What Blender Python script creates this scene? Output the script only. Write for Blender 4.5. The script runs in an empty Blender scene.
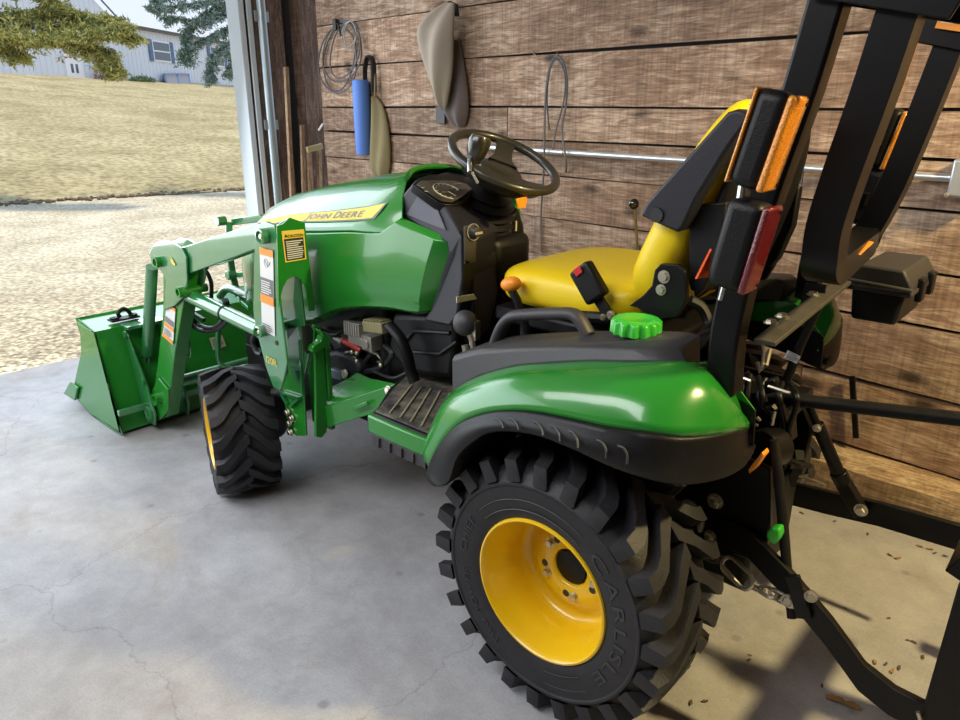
import bpy, bmesh, math, random
from math import sin, cos, pi, radians, tan, atan2, sqrt, hypot
from mathutils import Vector, Matrix
random.seed(7)
SC = bpy.context.scene
COL = SC.collection
V = Vector

# ------------------------------------------------------------------ camera
FPX = 717.0
CP = V((-.787, 1.635, 1.339)); YAW, PITCH, ROLL = radians(-48.08), radians(19.4), radians(.2)
CF = V((cos(YAW)*cos(PITCH), sin(YAW)*cos(PITCH), -sin(PITCH)))
_r = V((sin(YAW), -cos(YAW), 0)); _u = _r.cross(CF)
CR = _r*cos(ROLL)+_u*sin(ROLL); CU = _u*cos(ROLL)-_r*sin(ROLL)
cd = bpy.data.cameras.new('camera'); cam = bpy.data.objects.new('camera', cd); COL.objects.link(cam)
cd.sensor_width = 36; cd.lens = FPX/960*36; cd.clip_start = .02; cd.clip_end = 400
M3 = Matrix((CR, CU, -CF)).transposed()
cam.matrix_world = Matrix.Translation(CP) @ M3.to_4x4()
SC.camera = cam

def ray(px, py): return CF+CR*((px-480)/FPX)+CU*((360-py)/FPX)
def on(px, py, P, n):
    """the point of the plane through P with normal n on which a measured sight line lands"""
    d = ray(px, py); n = V(n); return CP+d*((V(P)-CP).dot(n)/d.dot(n))
def U(px, py, x=None, y=None, z=None):
    if x is not None: return on(px, py, (x, 0, 0), (1, 0, 0))
    if y is not None: return on(px, py, (0, y, 0), (0, 1, 0))
    return on(px, py, (0, 0, z), (0, 0, 1))

# ------------------------------------------------------------------ mesh builder
class MB:
    def __init__(s): s.v = []; s.f = []; s.m = []; s.k = 0
    def mat(s, k): s.k = k; return s
    def add(s, vs, fs):
        o = len(s.v); s.v += [V(p) for p in vs]; s.f += [tuple(i+o for i in f) for f in fs]; s.m += [s.k]*len(fs); return s
    def box(s, c, d, R=None):
        c = V(c); h = V(d)/2; vs = []
        for i in (-1, 1):
            for j in (-1, 1):
                for k in (-1, 1):
                    p = V((i*h.x, j*h.y, k*h.z)); vs.append(c+(R @ p if R else p))
        return s.add(vs, [(0,1,3,2),(4,6,7,5),(0,4,5,1),(2,3,7,6),(0,2,6,4),(1,5,7,3)])
    def mm(s, a, b):
        a = V(a); b = V(b); return s.box((a+b)/2, [abs(b[i]-a[i]) for i in range(3)])
    def bar(s, a, b, w, h, up=(0,0,1)):
        a = V(a); b = V(b); d = (b-a).normalized(); up = V(up); x = d.cross(up).normalized(); u = x.cross(d)
        R = Matrix((d, x, u)).transposed(); return s.box((a+b)/2, ((b-a).length, w, h), R)
    def prism(s, poly, vec):
        n = len(poly); vec = V(vec); a = [V(p) for p in poly]; b = [p+vec for p in a]
        return s.add(a+b, [tuple(range(n)), tuple(range(2*n-1, n-1, -1))]+[(i, i+n, (i+1) % n+n, (i+1) % n) for i in range(n)])
    def tube(s, path, r, n=10, closed=False, sx=1.0, caps=True):
        P = [V(p) for p in path]; m = len(P); rs = r if hasattr(r, '__len__') else [r]*m
        rings = []; t0 = (P[1]-P[0]).normalized(); up = V((0,0,1)) if abs(t0.z) < .9 else V((1,0,0)); x = t0.cross(up).normalized()
        for i in range(m):
            if closed: t = (P[(i+1) % m]-P[i-1]).normalized()
            else: t = (P[min(i+1, m-1)]-P[max(i-1, 0)]).normalized()
            x = (x-t*x.dot(t)).normalized(); y = t.cross(x)
            rings.append([P[i]+(x*cos(2*pi*k/n)*sx+y*sin(2*pi*k/n))*rs[i] for k in range(n)])
        vs = [p for q in rings for p in q]; fs = []
        for i in range(m if closed else m-1):
            j = (i+1) % m
            for k in range(n): fs.append((i*n+k, i*n+(k+1) % n, j*n+(k+1) % n, j*n+k))
        if not closed and caps: fs += [tuple(range(n))[::-1], tuple((m-1)*n+k for k in range(n))]
        return s.add(vs, fs)
    def cyl(s, a, b, r, n=20, r2=None): return s.tube([a, b], [r, r if r2 is None else r2], n)
    def lathe(s, prof, O, ax, n=32, x0=None):
        """prof of (radius, along-axis); closed at r=0"""
        O = V(O); ax = V(ax).normalized(); x = V(x0).normalized() if x0 else (ax.orthogonal().normalized()); y = ax.cross(x)
        vs = []; fs = []; m = len(prof)
        for (r, a) in prof:
            for k in range(n): t = 2*pi*k/n; vs.append(O+ax*a+(x*cos(t)+y*sin(t))*r)
        for i in range(m-1):
            for k in range(n): fs.append((i*n+k, i*n+(k+1) % n, (i+1)*n+(k+1) % n, (i+1)*n+k))
        return s.add(vs, fs)
    def sphere(s, c, r, n=20, m=12, R=None):
        c = V(c); r = V((r, r, r)) if not hasattr(r, '__len__') else V(r); vs = []; fs = []
        for i in range(m+1):
            a = pi*i/m
            for k in range(n):
                t = 2*pi*k/n; p = V((r.x*sin(a)*cos(t), r.y*sin(a)*sin(t), r.z*cos(a))); vs.append(c+(R @ p if R else p))
        for i in range(m):
            for k in range(n): fs.append((i*n+k, (i+1)*n+k, (i+1)*n+(k+1) % n, i*n+(k+1) % n))
        return s.add(vs, fs)
    def grid(s, rows, closed=False):
        m = len(rows); n = len(rows[0]); vs = [p for r in rows for p in r]; fs = []
        for i in range(m-1):
            for k in range(n if closed else n-1): fs.append((i*n+k, i*n+(k+1) % n, (i+1)*n+(k+1) % n, (i+1)*n+k))
        return s.add(vs, fs)
    def hexbolt(s, p, ax, r, h=.008, washer=True):
        ax = V(ax).normalized(); p = V(p)
        if washer: s.lathe([(0,0),(r*1.35,0),(r*1.35,.002),(0,.002)], p, ax, 16)
        s.lathe([(0,0),(r,0),(r,h*.8),(r*.85,h),(0,h)], p, ax, 6)
        return s
    def build(s, name, mats, parent=None, smooth=40, bevel=0, seg=2, sub=0, solid=0, weld=True):
        me = bpy.data.meshes.new(name); me.from_pydata([tuple(p) for p in s.v], [], s.f)
        if not isinstance(mats, (list, tuple)): mats = [mats]
        for m in mats: me.materials.append(m)
        me.polygons.foreach_set('material_index', s.m)
        bm = bmesh.new(); bm.from_mesh(me)
        if weld: bmesh.ops.remove_doubles(bm, verts=bm.verts, dist=1e-5); bmesh.ops.recalc_face_normals(bm, faces=bm.faces)
        bm.to_mesh(me); bm.free()
        if smooth: me.shade_smooth(); me.set_sharp_from_angle(angle=radians(smooth))
        o = bpy.data.objects.new(name, me); COL.objects.link(o)
        if parent: o.parent = parent
        if solid:
            q = o.modifiers.new('thick', 'SOLIDIFY'); q.thickness = solid; q.offset = -1
        if bevel:
            q = o.modifiers.new('bevel', 'BEVEL'); q.width = bevel; q.segments = seg; q.limit_method = 'ANGLE'; q.angle_limit = radians(38); q.harden_normals = False
        if sub:
            q = o.modifiers.new('sub', 'SUBSURF'); q.levels = sub; q.render_levels = sub
        return o
def _each(s, name, mats, parent=None, **k):
    """one object for every separate piece in the builder"""
    par = list(range(len(s.v)))
    def find(i):
        while par[i] != i: par[i] = par[par[i]]; i = par[i]
        return i
    for f in s.f:
        a = find(f[0])
        for i in f[1:]: par[find(i)] = a
    groups = {}
    for f, m in zip(s.f, s.m): groups.setdefault(find(f[0]), []).append((f, m))
    out = []
    for g in groups.values():
        b = MB(); idx = {}
        for f, m in g:
            for i in f:
                if i not in idx: idx[i] = len(b.v); b.v.append(s.v[i])
            b.f.append(tuple(idx[i] for i in f)); b.m.append(m)
        out.append(b.build(name, mats, parent, **k))
    return out
MB.each = _each
def tag(o, label=None, cat=None, group=None, kind=None):
    if label: o['label'] = label
    if cat: o['category'] = cat
    if group: o['group'] = group
    if kind: o['kind'] = kind
    return o
def empty(name, loc=(0,0,0)):
    o = bpy.data.objects.new(name, None); COL.objects.link(o); o.location = loc; o.empty_display_size = .1; return o
def spline(P, k=8, closed=False):
    """Catmull-Rom through P"""
    P = [V(p) for p in P]; n = len(P); out = []
    for i in range(n if closed else n-1):
        if closed: a, b, c, d = P[i-1], P[i], P[(i+1) % n], P[(i+2) % n]
        else: a, b, c, d = P[max(i-1, 0)], P[i], P[i+1], P[min(i+2, n-1)]
        for j in range(k):
            t = j/k; out.append(.5*((2*b)+(c-a)*t+(2*a-5*b+4*c-d)*t*t+(3*b-a-3*c+d)*t**3))
    if not closed: out.append(P[-1])
    return out
def resample(P, n):
    P = [V(p) for p in P]; L = [0]
    for i in range(1, len(P)): L.append(L[-1]+(P[i]-P[i-1]).length)
    out = []; j = 0
    for k in range(n):
        t = L[-1]*k/(n-1)
        while j < len(L)-2 and L[j+1] < t: j += 1
        a = (t-L[j])/max(L[j+1]-L[j], 1e-9); out.append(P[j].lerp(P[j+1], min(max(a, 0), 1)))
    return out
_font = {}
def glyph(ch, ext=0.0):
    """flat or raised lettering as mesh data: (verts, faces, advance)"""
    key = (ch, ext)
    if key not in _font:
        cu = bpy.data.curves.new('t', 'FONT'); cu.body = ch; cu.size = 1; cu.extrude = ext; cu.resolution_u = 3
        o = bpy.data.objects.new('t', cu); COL.objects.link(o); dg = bpy.context.evaluated_depsgraph_get(); dg.update()
        me = bpy.data.meshes.new_from_object(o.evaluated_get(dg))
        vs = [v.co.copy() for v in me.vertices]; fs = [tuple(p.vertices) for p in me.polygons]
        w = (max([v.x for v in vs])-min([v.x for v in vs])) if vs else .3; x0 = min([v.x for v in vs]) if vs else 0
        bpy.data.objects.remove(o); bpy.data.curves.remove(cu); bpy.data.meshes.remove(me)
        _font[key] = ([V((v.x-x0, v.y, v.z)) for v in vs], fs, w)
    return _font[key]
def text(mb, s, O, X, Y, size, sx=1, ext=0, bold=0, gap=.09):
    """lettering laid from O along X with up Y"""
    O = V(O); X = V(X).normalized(); Y = V(Y).normalized(); N = X.cross(Y); x = 0
    for ch in s:
        if ch == ' ': x += .32; continue
        vs, fs, w = glyph(ch, ext)
        offs = [(0, 0)] if not bold else [(0, 0), (bold, 0), (0, bold), (bold, bold)]
        for (dx, dy) in offs: mb.add([O+X*((x+v.x+dx)*size*sx)+Y*((v.y+dy)*size)+N*(v.z*size) for v in vs], fs)
        x += w+gap
    return x*size*sx
def textw(s, size, sx=1, gap=.09): return sum((.32 if c == ' ' else glyph(c)[2]+gap) for c in s)*size*sx

# ------------------------------------------------------------------ materials
def new(name):
    m = bpy.data.materials.new(name); m.use_nodes = True; nt = m.node_tree
    return m, nt, nt.nodes['Principled BSDF']
def N(nt, t, **kw):
    n = nt.nodes.new(t)
    for k, v in kw.items():
        if k in n.inputs.keys() if isinstance(k, str) else False: n.inputs[k].default_value = v
        else: setattr(n, k, v)
    return n
def c4(c): return (c[0], c[1], c[2], 1)
def mat(name, col, rough=.5, metal=0, coat=0, bump=0, bscale=60, var=.12, vscale=6, spec=.5, emit=0, trans=0, dust=0, dcol=(.35,.32,.26), ior=1.5):
    m, nt, b = new(name); L = nt.links.new
    b.inputs['Roughness'].default_value = rough; b.inputs['Metallic'].default_value = metal
    b.inputs['Coat Weight'].default_value = coat; b.inputs['Coat Roughness'].default_value = .05; b.inputs['Coat IOR'].default_value = ior
    b.inputs['Specular IOR Level'].default_value = spec; b.inputs['Transmission Weight'].default_value = trans
    tc = N(nt, 'ShaderNodeTexCoord'); no = N(nt, 'ShaderNodeTexNoise'); no.inputs['Scale'].default_value = vscale; no.inputs['Detail'].default_value = 5
    L(tc.outputs['Object'], no.inputs['Vector'])
    mx = N(nt, 'ShaderNodeMix', data_type='RGBA'); mx.inputs[6].default_value = c4([c*(1-var) for c in col]); mx.inputs[7].default_value = c4([min(1, c*(1+var)) for c in col])
    L(no.outputs['Fac'], mx.inputs[0]); out = mx.outputs[2]
    if dust:
        n2 = N(nt, 'ShaderNodeTexNoise'); n2.inputs['Scale'].default_value = 22; n2.inputs['Detail'].default_value = 8; n2.inputs['Roughness'].default_value = .7
        L(tc.outputs['Object'], n2.inputs['Vector'])
        ge = N(nt, 'ShaderNodeNewGeometry'); sp = N(nt, 'ShaderNodeSeparateXYZ'); L(ge.outputs['Normal'], sp.inputs[0])
        mr = N(nt, 'ShaderNodeMapRange'); mr.inputs[1].default_value = .42; mr.inputs[2].default_value = .72; mr.inputs[4].default_value = dust
        L(n2.outputs['Fac'], mr.inputs[0])
        ma = N(nt, 'ShaderNodeMath', operation='MULTIPLY_ADD'); ma.inputs[1].default_value = .5; ma.inputs[2].default_value = .55; L(sp.outputs[2], ma.inputs[0])
        mm = N(nt, 'ShaderNodeMath', operation='MULTIPLY'); L(mr.outputs[0], mm.inputs[0]); L(ma.outputs[0], mm.inputs[1])
        m2 = N(nt, 'ShaderNodeMix', data_type='RGBA'); L(mm.outputs[0], m2.inputs[0]); L(out, m2.inputs[6]); m2.inputs[7].default_value = c4(dcol); out = m2.outputs[2]
    L(out, b.inputs['Base Color'])
    if bump:
        nb = N(nt, 'ShaderNodeTexNoise'); nb.inputs['Scale'].default_value = bscale; nb.inputs['Detail'].default_value = 3; L(tc.outputs['Object'], nb.inputs['Vector'])
        bp = N(nt, 'ShaderNodeBump'); bp.inputs['Strength'].default_value = bump; bp.inputs['Distance'].default_value = .002; L(nb.outputs['Fac'], bp.inputs['Height']); L(bp.outputs[0], b.inputs['Normal'])
    if emit: b.inputs['Emission Color'].default_value = c4(col); b.inputs['Emission Strength'].default_value = emit
    return m
MT = dict(
 green=mat('green_paint', (.016,.205,.020), .25, coat=.45, var=.06),
 lgreen=mat('loader_green_paint', (.020,.20,.055), .30, coat=1.0, ior=1.9, var=.08, dust=.12, dcol=(.3,.36,.28)),  # pale sage dust tint also stands in for outdoor reflections on the paint
 lime=mat('green_plastic', (.03,.42,.03), .32, coat=.3, var=.06),
 yellow=mat('yellow_rim_paint', (.80,.50,.005), .32, coat=.5, var=.05),
 vinyl=mat('yellow_vinyl', (.84,.60,.006), .42, bump=.25, bscale=250, var=.04),
 tire=mat('tire_rubber', (.014,.014,.017), .55, bump=.4, bscale=180, var=.25, spec=.4, dust=.10, dcol=(.13,.13,.135)),
 tiretext=mat('raised_tire_rubber', (.03,.03,.033), .45, var=.1),
 plas=mat('black_plastic', (.005,.005,.006), .45, bump=.3, bscale=400, var=.1, spec=.28),
 gplas=mat('dark_grey_plastic', (.034,.033,.036), .5, bump=.3, bscale=400, var=.1),
 dashp=mat('dash_plastic', (.014,.014,.020), .48, bump=.3, bscale=400, var=.1, spec=.4),
 steel=mat('black_painted_steel', (.003,.003,.0035), .4, coat=.08, var=.2, dust=.012, spec=.22),
 dsteel=mat('dusty_black_steel', (.006,.006,.006), .55, var=.2, spec=.25, dust=.10, dcol=(.14,.12,.09)),
 hose=mat('black_rubber_hose', (.015,.015,.018), .5, var=.2),
 chrome=mat('polished_steel', (.62,.64,.66), .22, metal=1, var=.05),
 zinc=mat('zinc_plated_steel', (.62,.58,.48), .38, metal=1, var=.15),
 cast=mat('cast_aluminium', (.42,.41,.38), .55, metal=.6, bump=.5, bscale=80, var=.2, dust=.3),
 plate=mat('dusty_steel_plate', (.05,.045,.038), .6, var=.2, spec=.3, dust=.3, dcol=(.16,.14,.10)),
 olive=mat('olive_metal', (.22,.20,.09), .5, var=.2, dust=.3),
 red=mat('red_hose', (.42,.04,.03), .45),
 redp=mat('red_plastic', (.55,.02,.02), .4),
 orange=mat('orange_plastic', (.95,.30,.02), .38),
 white=mat('white_label', (.72,.72,.70), .5, var=.03),
 ink=mat('dark_ink', (.02,.02,.02), .5),
 grey=mat('grey_ink', (.18,.18,.18), .5),
 dorange=mat('orange_label', (.85,.30,.03), .5, var=.04),
 dyel=mat('yellow_decal', (.80,.62,.10), .55, spec=.2, var=.03),
 decalgrey=mat('grey_lettering', (.10,.11,.12), .4),
 cream=mat('cream_ink', (.55,.52,.36), .5),
 glass=mat('dark_display', (.03,.028,.022), .2, coat=.6, var=.1),
 wheelrim=mat('wheel_black', (.022,.021,.016), .35, coat=.2, var=.1),
 battery=mat('grey_blue_case', (.22,.27,.33), .4),
)
def lens(name, col, scale=420):
    m, nt, b = new(name); L = nt.links.new
    b.inputs['Base Color'].default_value = c4(col); b.inputs['Roughness'].default_value = .12; b.inputs['Coat Weight'].default_value = .8
    b.inputs['Subsurface Weight'].default_value = .15; b.inputs['Subsurface Radius'].default_value = (.02,.01,.005)
    tc = N(nt, 'ShaderNodeTexCoord'); vo = N(nt, 'ShaderNodeTexVoronoi'); vo.inputs['Scale'].default_value = scale; L(tc.outputs['Object'], vo.inputs['Vector'])
    mx = N(nt, 'ShaderNodeMix', data_type='RGBA'); mx.inputs[6].default_value = c4(col); mx.inputs[7].default_value = c4([c*.45 for c in col]); L(vo.outputs['Distance'], mx.inputs[0]); L(mx.outputs[2], b.inputs['Base Color'])
    bp = N(nt, 'ShaderNodeBump'); bp.inputs['Strength'].default_value = .6; bp.inputs['Distance'].default_value = .002; L(vo.outputs['Distance'], bp.inputs['Height']); L(bp.outputs[0], b.inputs['Normal'])
    return m
MT['amber'] = lens('amber_lens', (1.0,.36,.02)); MT['redlens'] = lens('red_lens', (.16,.004,.010))
# ------------------------------------------------------------------ the building
WAZ = radians(-4.38); WD = V((cos(WAZ), sin(WAZ), 0)); WN = V((-sin(WAZ), cos(WAZ), 0)); WP = V((-.45, -1.0, 0))   # right-hand plank wall: direction, inward normal, a foot point
def W(px, py, off=0.0): return on(px, py, WP+WN*off, WN)
def wp(s, off, z): return WP+WD*s+WN*off+V((0, 0, z))
def wood(name, a, b, axis=0, scale=1.0, dark=.5, knots=True):
    m, nt, bs = new(name); L = nt.links.new; bs.inputs['Roughness'].default_value = .8; bs.inputs['Specular IOR Level'].default_value = .25
    ge = N(nt, 'ShaderNodeNewGeometry'); tc = N(nt, 'ShaderNodeTexCoord'); mp = N(nt, 'ShaderNodeMapping')
    L(tc.outputs['Object'], mp.inputs[0])
    rnd = N(nt, 'ShaderNodeMath', operation='MULTIPLY'); rnd.inputs[1].default_value = 37; L(ge.outputs['Random Per Island'], rnd.inputs[0])
    add = N(nt, 'ShaderNodeVectorMath', operation='ADD'); cx = N(nt, 'ShaderNodeCombineXYZ'); L(rnd.outputs[0], cx.inputs[0]); L(rnd.outputs[0], cx.inputs[2])
    L(mp.outputs[0], add.inputs[0]); L(cx.outputs[0], add.inputs[1])
    sc = [17, 17, 17]; sc[axis] = 2.6
    m1 = N(nt, 'ShaderNodeMapping'); m1.inputs['Scale'].default_value = [q*scale*1.0 for q in sc]; L(add.outputs[0], m1.inputs[0])
    n1 = N(nt, 'ShaderNodeTexNoise'); n1.inputs['Scale'].default_value = 1.6; n1.inputs['Detail'].default_value = 9; n1.inputs['Roughness'].default_value = .68; n1.inputs['Distortion'].default_value = 1.4; L(m1.outputs[0], n1.inputs['Vector'])
    sc2 = [120, 120, 120]; sc2[axis] = 5
    m2 = N(nt, 'ShaderNodeMapping'); m2.inputs['Scale'].default_value = sc2; L(add.outputs[0], m2.inputs[0])
    n2 = N(nt, 'ShaderNodeTexNoise'); n2.inputs['Scale'].default_value = 1.5; n2.inputs['Detail'].default_value = 4; L(m2.outputs[0], n2.inputs['Vector'])
    n3 = N(nt, 'ShaderNodeTexNoise'); n3.inputs['Scale'].default_value = 2.3; n3.inputs['Detail'].default_value = 3; L(add.outputs[0], n3.inputs['Vector'])
    r = N(nt, 'ShaderNodeValToRGB'); e = r.color_ramp.elements
    e[0].position = .25; e[0].color = c4([q*dark for q in a]); e[1].position = .75; e[1].color = c4(b)
    k = e.new(.47); k.color = c4(a); k = e.new(.58); k.color = c4([(p+q)/2 for p, q in zip(a, b)])
    mixf = N(nt, 'ShaderNodeMath', operation='MULTIPLY_ADD'); mixf.inputs[1].default_value = .35; L(n3.outputs['Fac'], mixf.inputs[0])
    sub = N(nt, 'ShaderNodeMath', operation='MULTIPLY_ADD'); sub.inputs[1].default_value = .8; sub.inputs[2].default_value = -.08; L(n1.outputs['Fac'], sub.inputs[0]); L(sub.outputs[0], mixf.inputs[2])
    L(mixf.outputs[0], r.inputs[0])
    g = N(nt, 'ShaderNodeMapRange'); g.inputs[1].default_value = .35; g.inputs[2].default_value = .62; g.inputs[3].default_value = .62; g.inputs[4].default_value = 1.08; L(n2.outputs['Fac'], g.inputs[0])
    mu = N(nt, 'ShaderNodeMix', data_type='RGBA', blend_type='MULTIPLY'); mu.inputs[0].default_value = .9; L(r.outputs[0], mu.inputs[6]); L(g.outputs[0], mu.inputs[7]); out = mu.outputs[2]
    sk3 = [70, 70, 70]; sk3[(2 if axis == 0 else 0)] = 3.5
    m5 = N(nt, 'ShaderNodeMapping'); m5.inputs['Scale'].default_value = sk3; L(add.outputs[0], m5.inputs[0])
    n5 = N(nt, 'ShaderNodeTexNoise'); n5.inputs['Scale'].default_value = 1.2; n5.inputs['Detail'].default_value = 5; L(m5.outputs[0], n5.inputs['Vector'])
    g5 = N(nt, 'ShaderNodeMapRange'); g5.inputs[1].default_value = .38; g5.inputs[2].default_value = .60; g5.inputs[3].default_value = .80; g5.inputs[4].default_value = 1.06; L(n5.outputs['Fac'], g5.inputs[0])
    m6 = N(nt, 'ShaderNodeMix', data_type='RGBA', blend_type='MULTIPLY'); m6.inputs[0].default_value = 1; L(out, m6.inputs[6]); L(g5.outputs[0], m6.inputs[7]); out = m6.outputs[2]
    # per plank tone
    tr = N(nt, 'ShaderNodeMapRange'); tr.inputs[3].default_value = .80; tr.inputs[4].default_value = 1.22; L(ge.outputs['Random Per Island'], tr.inputs[0])
    mt = N(nt, 'ShaderNodeMix', data_type='RGBA', blend_type='MULTIPLY'); mt.inputs[0].default_value = 1; L(out, mt.inputs[6]); L(tr.outputs[0], mt.inputs[7]); out = mt.outputs[2]
    if knots:
        sk = [5.5, 5.5, 5.5]; sk[axis] = 2.6
        m3 = N(nt, 'ShaderNodeMapping'); m3.inputs['Scale'].default_value = sk; L(add.outputs[0], m3.inputs[0])
        vo = N(nt, 'ShaderNodeTexVoronoi'); vo.inputs['Scale'].default_value = 1.0; L(m3.outputs[0], vo.inputs['Vector'])
        kr = N(nt, 'ShaderNodeMapRange'); kr.inputs[1].default_value = .05; kr.inputs[2].default_value = .17; kr.inputs[3].default_value = .22; kr.inputs[4].default_value = 1; L(vo.outputs['Distance'], kr.inputs[0])
        mk = N(nt, 'ShaderNodeMix', data_type='RGBA', blend_type='MULTIPLY'); mk.inputs[0].default_value = 1; L(out, mk.inputs[6]); L(kr.outputs[0], mk.inputs[7]); out = mk.outputs[2]
    L(out, bs.inputs['Base Color'])
    bp = N(nt, 'ShaderNodeBump'); bp.inputs['Strength'].default_value = .35; bp.inputs['Distance'].default_value = .004; L(n2.outputs['Fac'], bp.inputs['Height']); L(bp.outputs[0], bs.inputs['Normal'])
    return m
MW = wood('weathered_planks', (.29,.185,.125), (.64,.49,.365))
MW2 = wood('dark_timber', (.13,.085,.05), (.34,.25,.16))
MWV = wood('stud_timber', (.14,.085,.06), (.30,.20,.15), axis=2)
MWL = wood('pale_stake', (.32,.20,.12), (.52,.38,.24), axis=2, knots=False)
MDARK = mat('gap_shadow_black', (.012,.010,.008), .9)  # near-black colour stands in for the shade in the plank gaps

# plank wall: every seam follows the measured boards
seams = [W(800, 36.7).z, W(600, 107.5).z, W(600, 143.6).z, W(897, 207).z, W(896, 268).z, W(905, 323.5).z, W(960, 405).z, W(930, 472).z]
zs = [2.7, 2.45, 2.24, 2.02, 1.80]+seams+[.02]
mb = MB(); rr = random.Random(3)
S0, S1 = -1.9, 3.64
for i in range(len(zs)-1):
    zt, zb = zs[i], zs[i+1]
    cuts = sorted([S0, S1]+[{0:.9,1:2.2,2:.1,3:1.6,4:2.5,5:-.6,6:2.0,7:.55,8:2.6,9:.2,10:1.4,11:.45,12:.38}[i]])
    for j in range(len(cuts)-1):
        a, b = cuts[j]+.001, cuts[j+1]-.002
        off = rr.uniform(-.006, .004); g = .0035+rr.uniform(0, .002)
        n = max(2, int((b-a)/.25)); top = []; bot = []
        w1, w2 = rr.uniform(0, 6), rr.uniform(0, 6)
        e0 = .14*(1 if i in (6, 7) and False else 0)
        for k in range(n+1):
            s = a+(b-a)*k/n
            top.append((s, zt-g+.003*sin(s*2.1+w1))); bot.append((s, zb+g+.003*sin(s*2.1+w2)))
        rows = []
        for (f, dep) in ((0, -.028), (0, 0), (1, 0), (1, -.028)):
            rows.append([wp(s, off+dep, z) for (s, z) in (top if f == 0 else bot)])
        mb.grid(rows); 
        for e in (0, n): mb.add([r[e] for r in rows], [(0, 1, 2, 3)])
tag(mb.build('wall_right', MW, smooth=30, weld=False), kind='structure')
mb = MB(); mb.prism([wp(S0, -.03, 0), wp(S1, -.03, 0), wp(S1, -.03, 2.7), wp(S0, -.03, 2.7)], -WN*.05)
tag(mb.build('wall_backing', MDARK, smooth=0), kind='structure')
# sill timber along the wall foot
mb = MB(); a = W(828, 443, .02); b = W(960, 481, .02)
rows = []
for k in range(13):
    s = -1.6+k*2.3/12
    w = .006*sin(k*1.7); q = .008*sin(k*2.9+1)
    rows.append([wp(s, .0, .0), wp(s, .0, .176+w), wp(s, .070, .166+w), wp(s, .108+q, .140+w), wp(s, .120+q, .08), wp(s, .110-q, .0)])
mb.grid(rows); mb.add(rows[0], [tuple(range(6))]); mb.add(rows[-1], [tuple(range(6))])
tag(mb.build('trim_1', wood('pale_sill_timber', (.30,.20,.12), (.62,.48,.32)), smooth=35), kind='structure')

# floor
def concrete():
    m, nt, b = new('concrete'); L = nt.links.new; b.inputs['Roughness'].default_value = .62; b.inputs['Specular IOR Level'].default_value = .35
    tc = N(nt, 'ShaderNodeTexCoord')
    def noise(s, d, r=.6, dist=0, v=None):
        n = N(nt, 'ShaderNodeTexNoise'); n.inputs['Scale'].default_value = s; n.inputs['Detail'].default_value = d; n.inputs['Roughness'].default_value = r; n.inputs['Distortion'].default_value = dist
        L(v or tc.outputs['Object'], n.inputs['Vector']); return n
    n1 = noise(1.1, 6, .6, .3); n2 = noise(9, 8, .7); n3 = noise(160, 2); n4 = noise(2.6, 7, .72, .6)
    r = N(nt, 'ShaderNodeValToRGB'); e = r.color_ramp.elements; e[0].position = .32; e[0].color = (.30,.295,.30,1); e[1].position = .70; e[1].color = (.50,.50,.515,1); L(n1.outputs['Fac'], r.inputs[0])
    def mul(a, src, lo, hi, tolo, f=1):
        mr = N(nt, 'ShaderNodeMapRange'); mr.inputs[1].default_value = lo; mr.inputs[2].default_value = hi; mr.inputs[3].default_value = tolo; mr.inputs[4].default_value = 1; L(src, mr.inputs[0])
        x = N(nt, 'ShaderNodeMix', data_type='RGBA', blend_type='MULTIPLY'); x.inputs[0].default_value = f; L(a, x.inputs[6]); L(mr.outputs[0], x.inputs[7]); return x.outputs[2]
    o = mul(r.outputs[0], n2.outputs['Fac'], .3, .62, .78); o = mul(o, n3.outputs['Fac'], .3, .6, .86)
    # brown stains
    mr = N(nt, 'ShaderNodeMapRange'); mr.inputs[1].default_value = .54; mr.inputs[2].default_value = .72; mr.inputs[4].default_value = .6; L(n4.outputs['Fac'], mr.inputs[0])
    x = N(nt, 'ShaderNodeMix', data_type='RGBA'); L(mr.outputs[0], x.inputs[0]); L(o, x.inputs[6]); x.inputs[7].default_value = (.24,.20,.165,1); o = x.outputs[2]
    # dark dots
    vo = N(nt, 'ShaderNodeTexVoronoi'); vo.inputs['Scale'].default_value = 7; L(tc.outputs['Object'], vo.inputs['Vector'])
    o = mul(o, vo.outputs['Distance'], .05, .13, .62, .8)
    # hairline cracks
    wob = N(nt, 'ShaderNodeVectorMath', operation='MULTIPLY_ADD'); nn = noise(3.0, 6); L(nn.outputs['Color'], wob.inputs[0]); wob.inputs[1].default_value = (.35,.35,0); L(tc.outputs['Object'], wob.inputs[2])
    cr = N(nt, 'ShaderNodeTexVoronoi', feature='DISTANCE_TO_EDGE'); cr.inputs['Scale'].default_value = .55; L(wob.outputs[0], cr.inputs['Vector'])
    o = mul(o, cr.outputs['Distance'], .0, .0022, .62, .6)
    L(o, b.inputs['Base Color'])
    bp = N(nt, 'ShaderNodeBump'); bp.inputs['Strength'].default_value = .25; bp.inputs['Distance'].default_value = .002; L(n2.outputs['Fac'], bp.inputs['Height']); L(bp.outputs[0], b.inputs['Normal'])
    return m
FX = 3.46
mb = MB(); mb.mm((-3.2, -1.5, -.12), (FX, 3.6, 0)); tag(mb.build('floor', concrete(), smooth=0), kind='structure')

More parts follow.
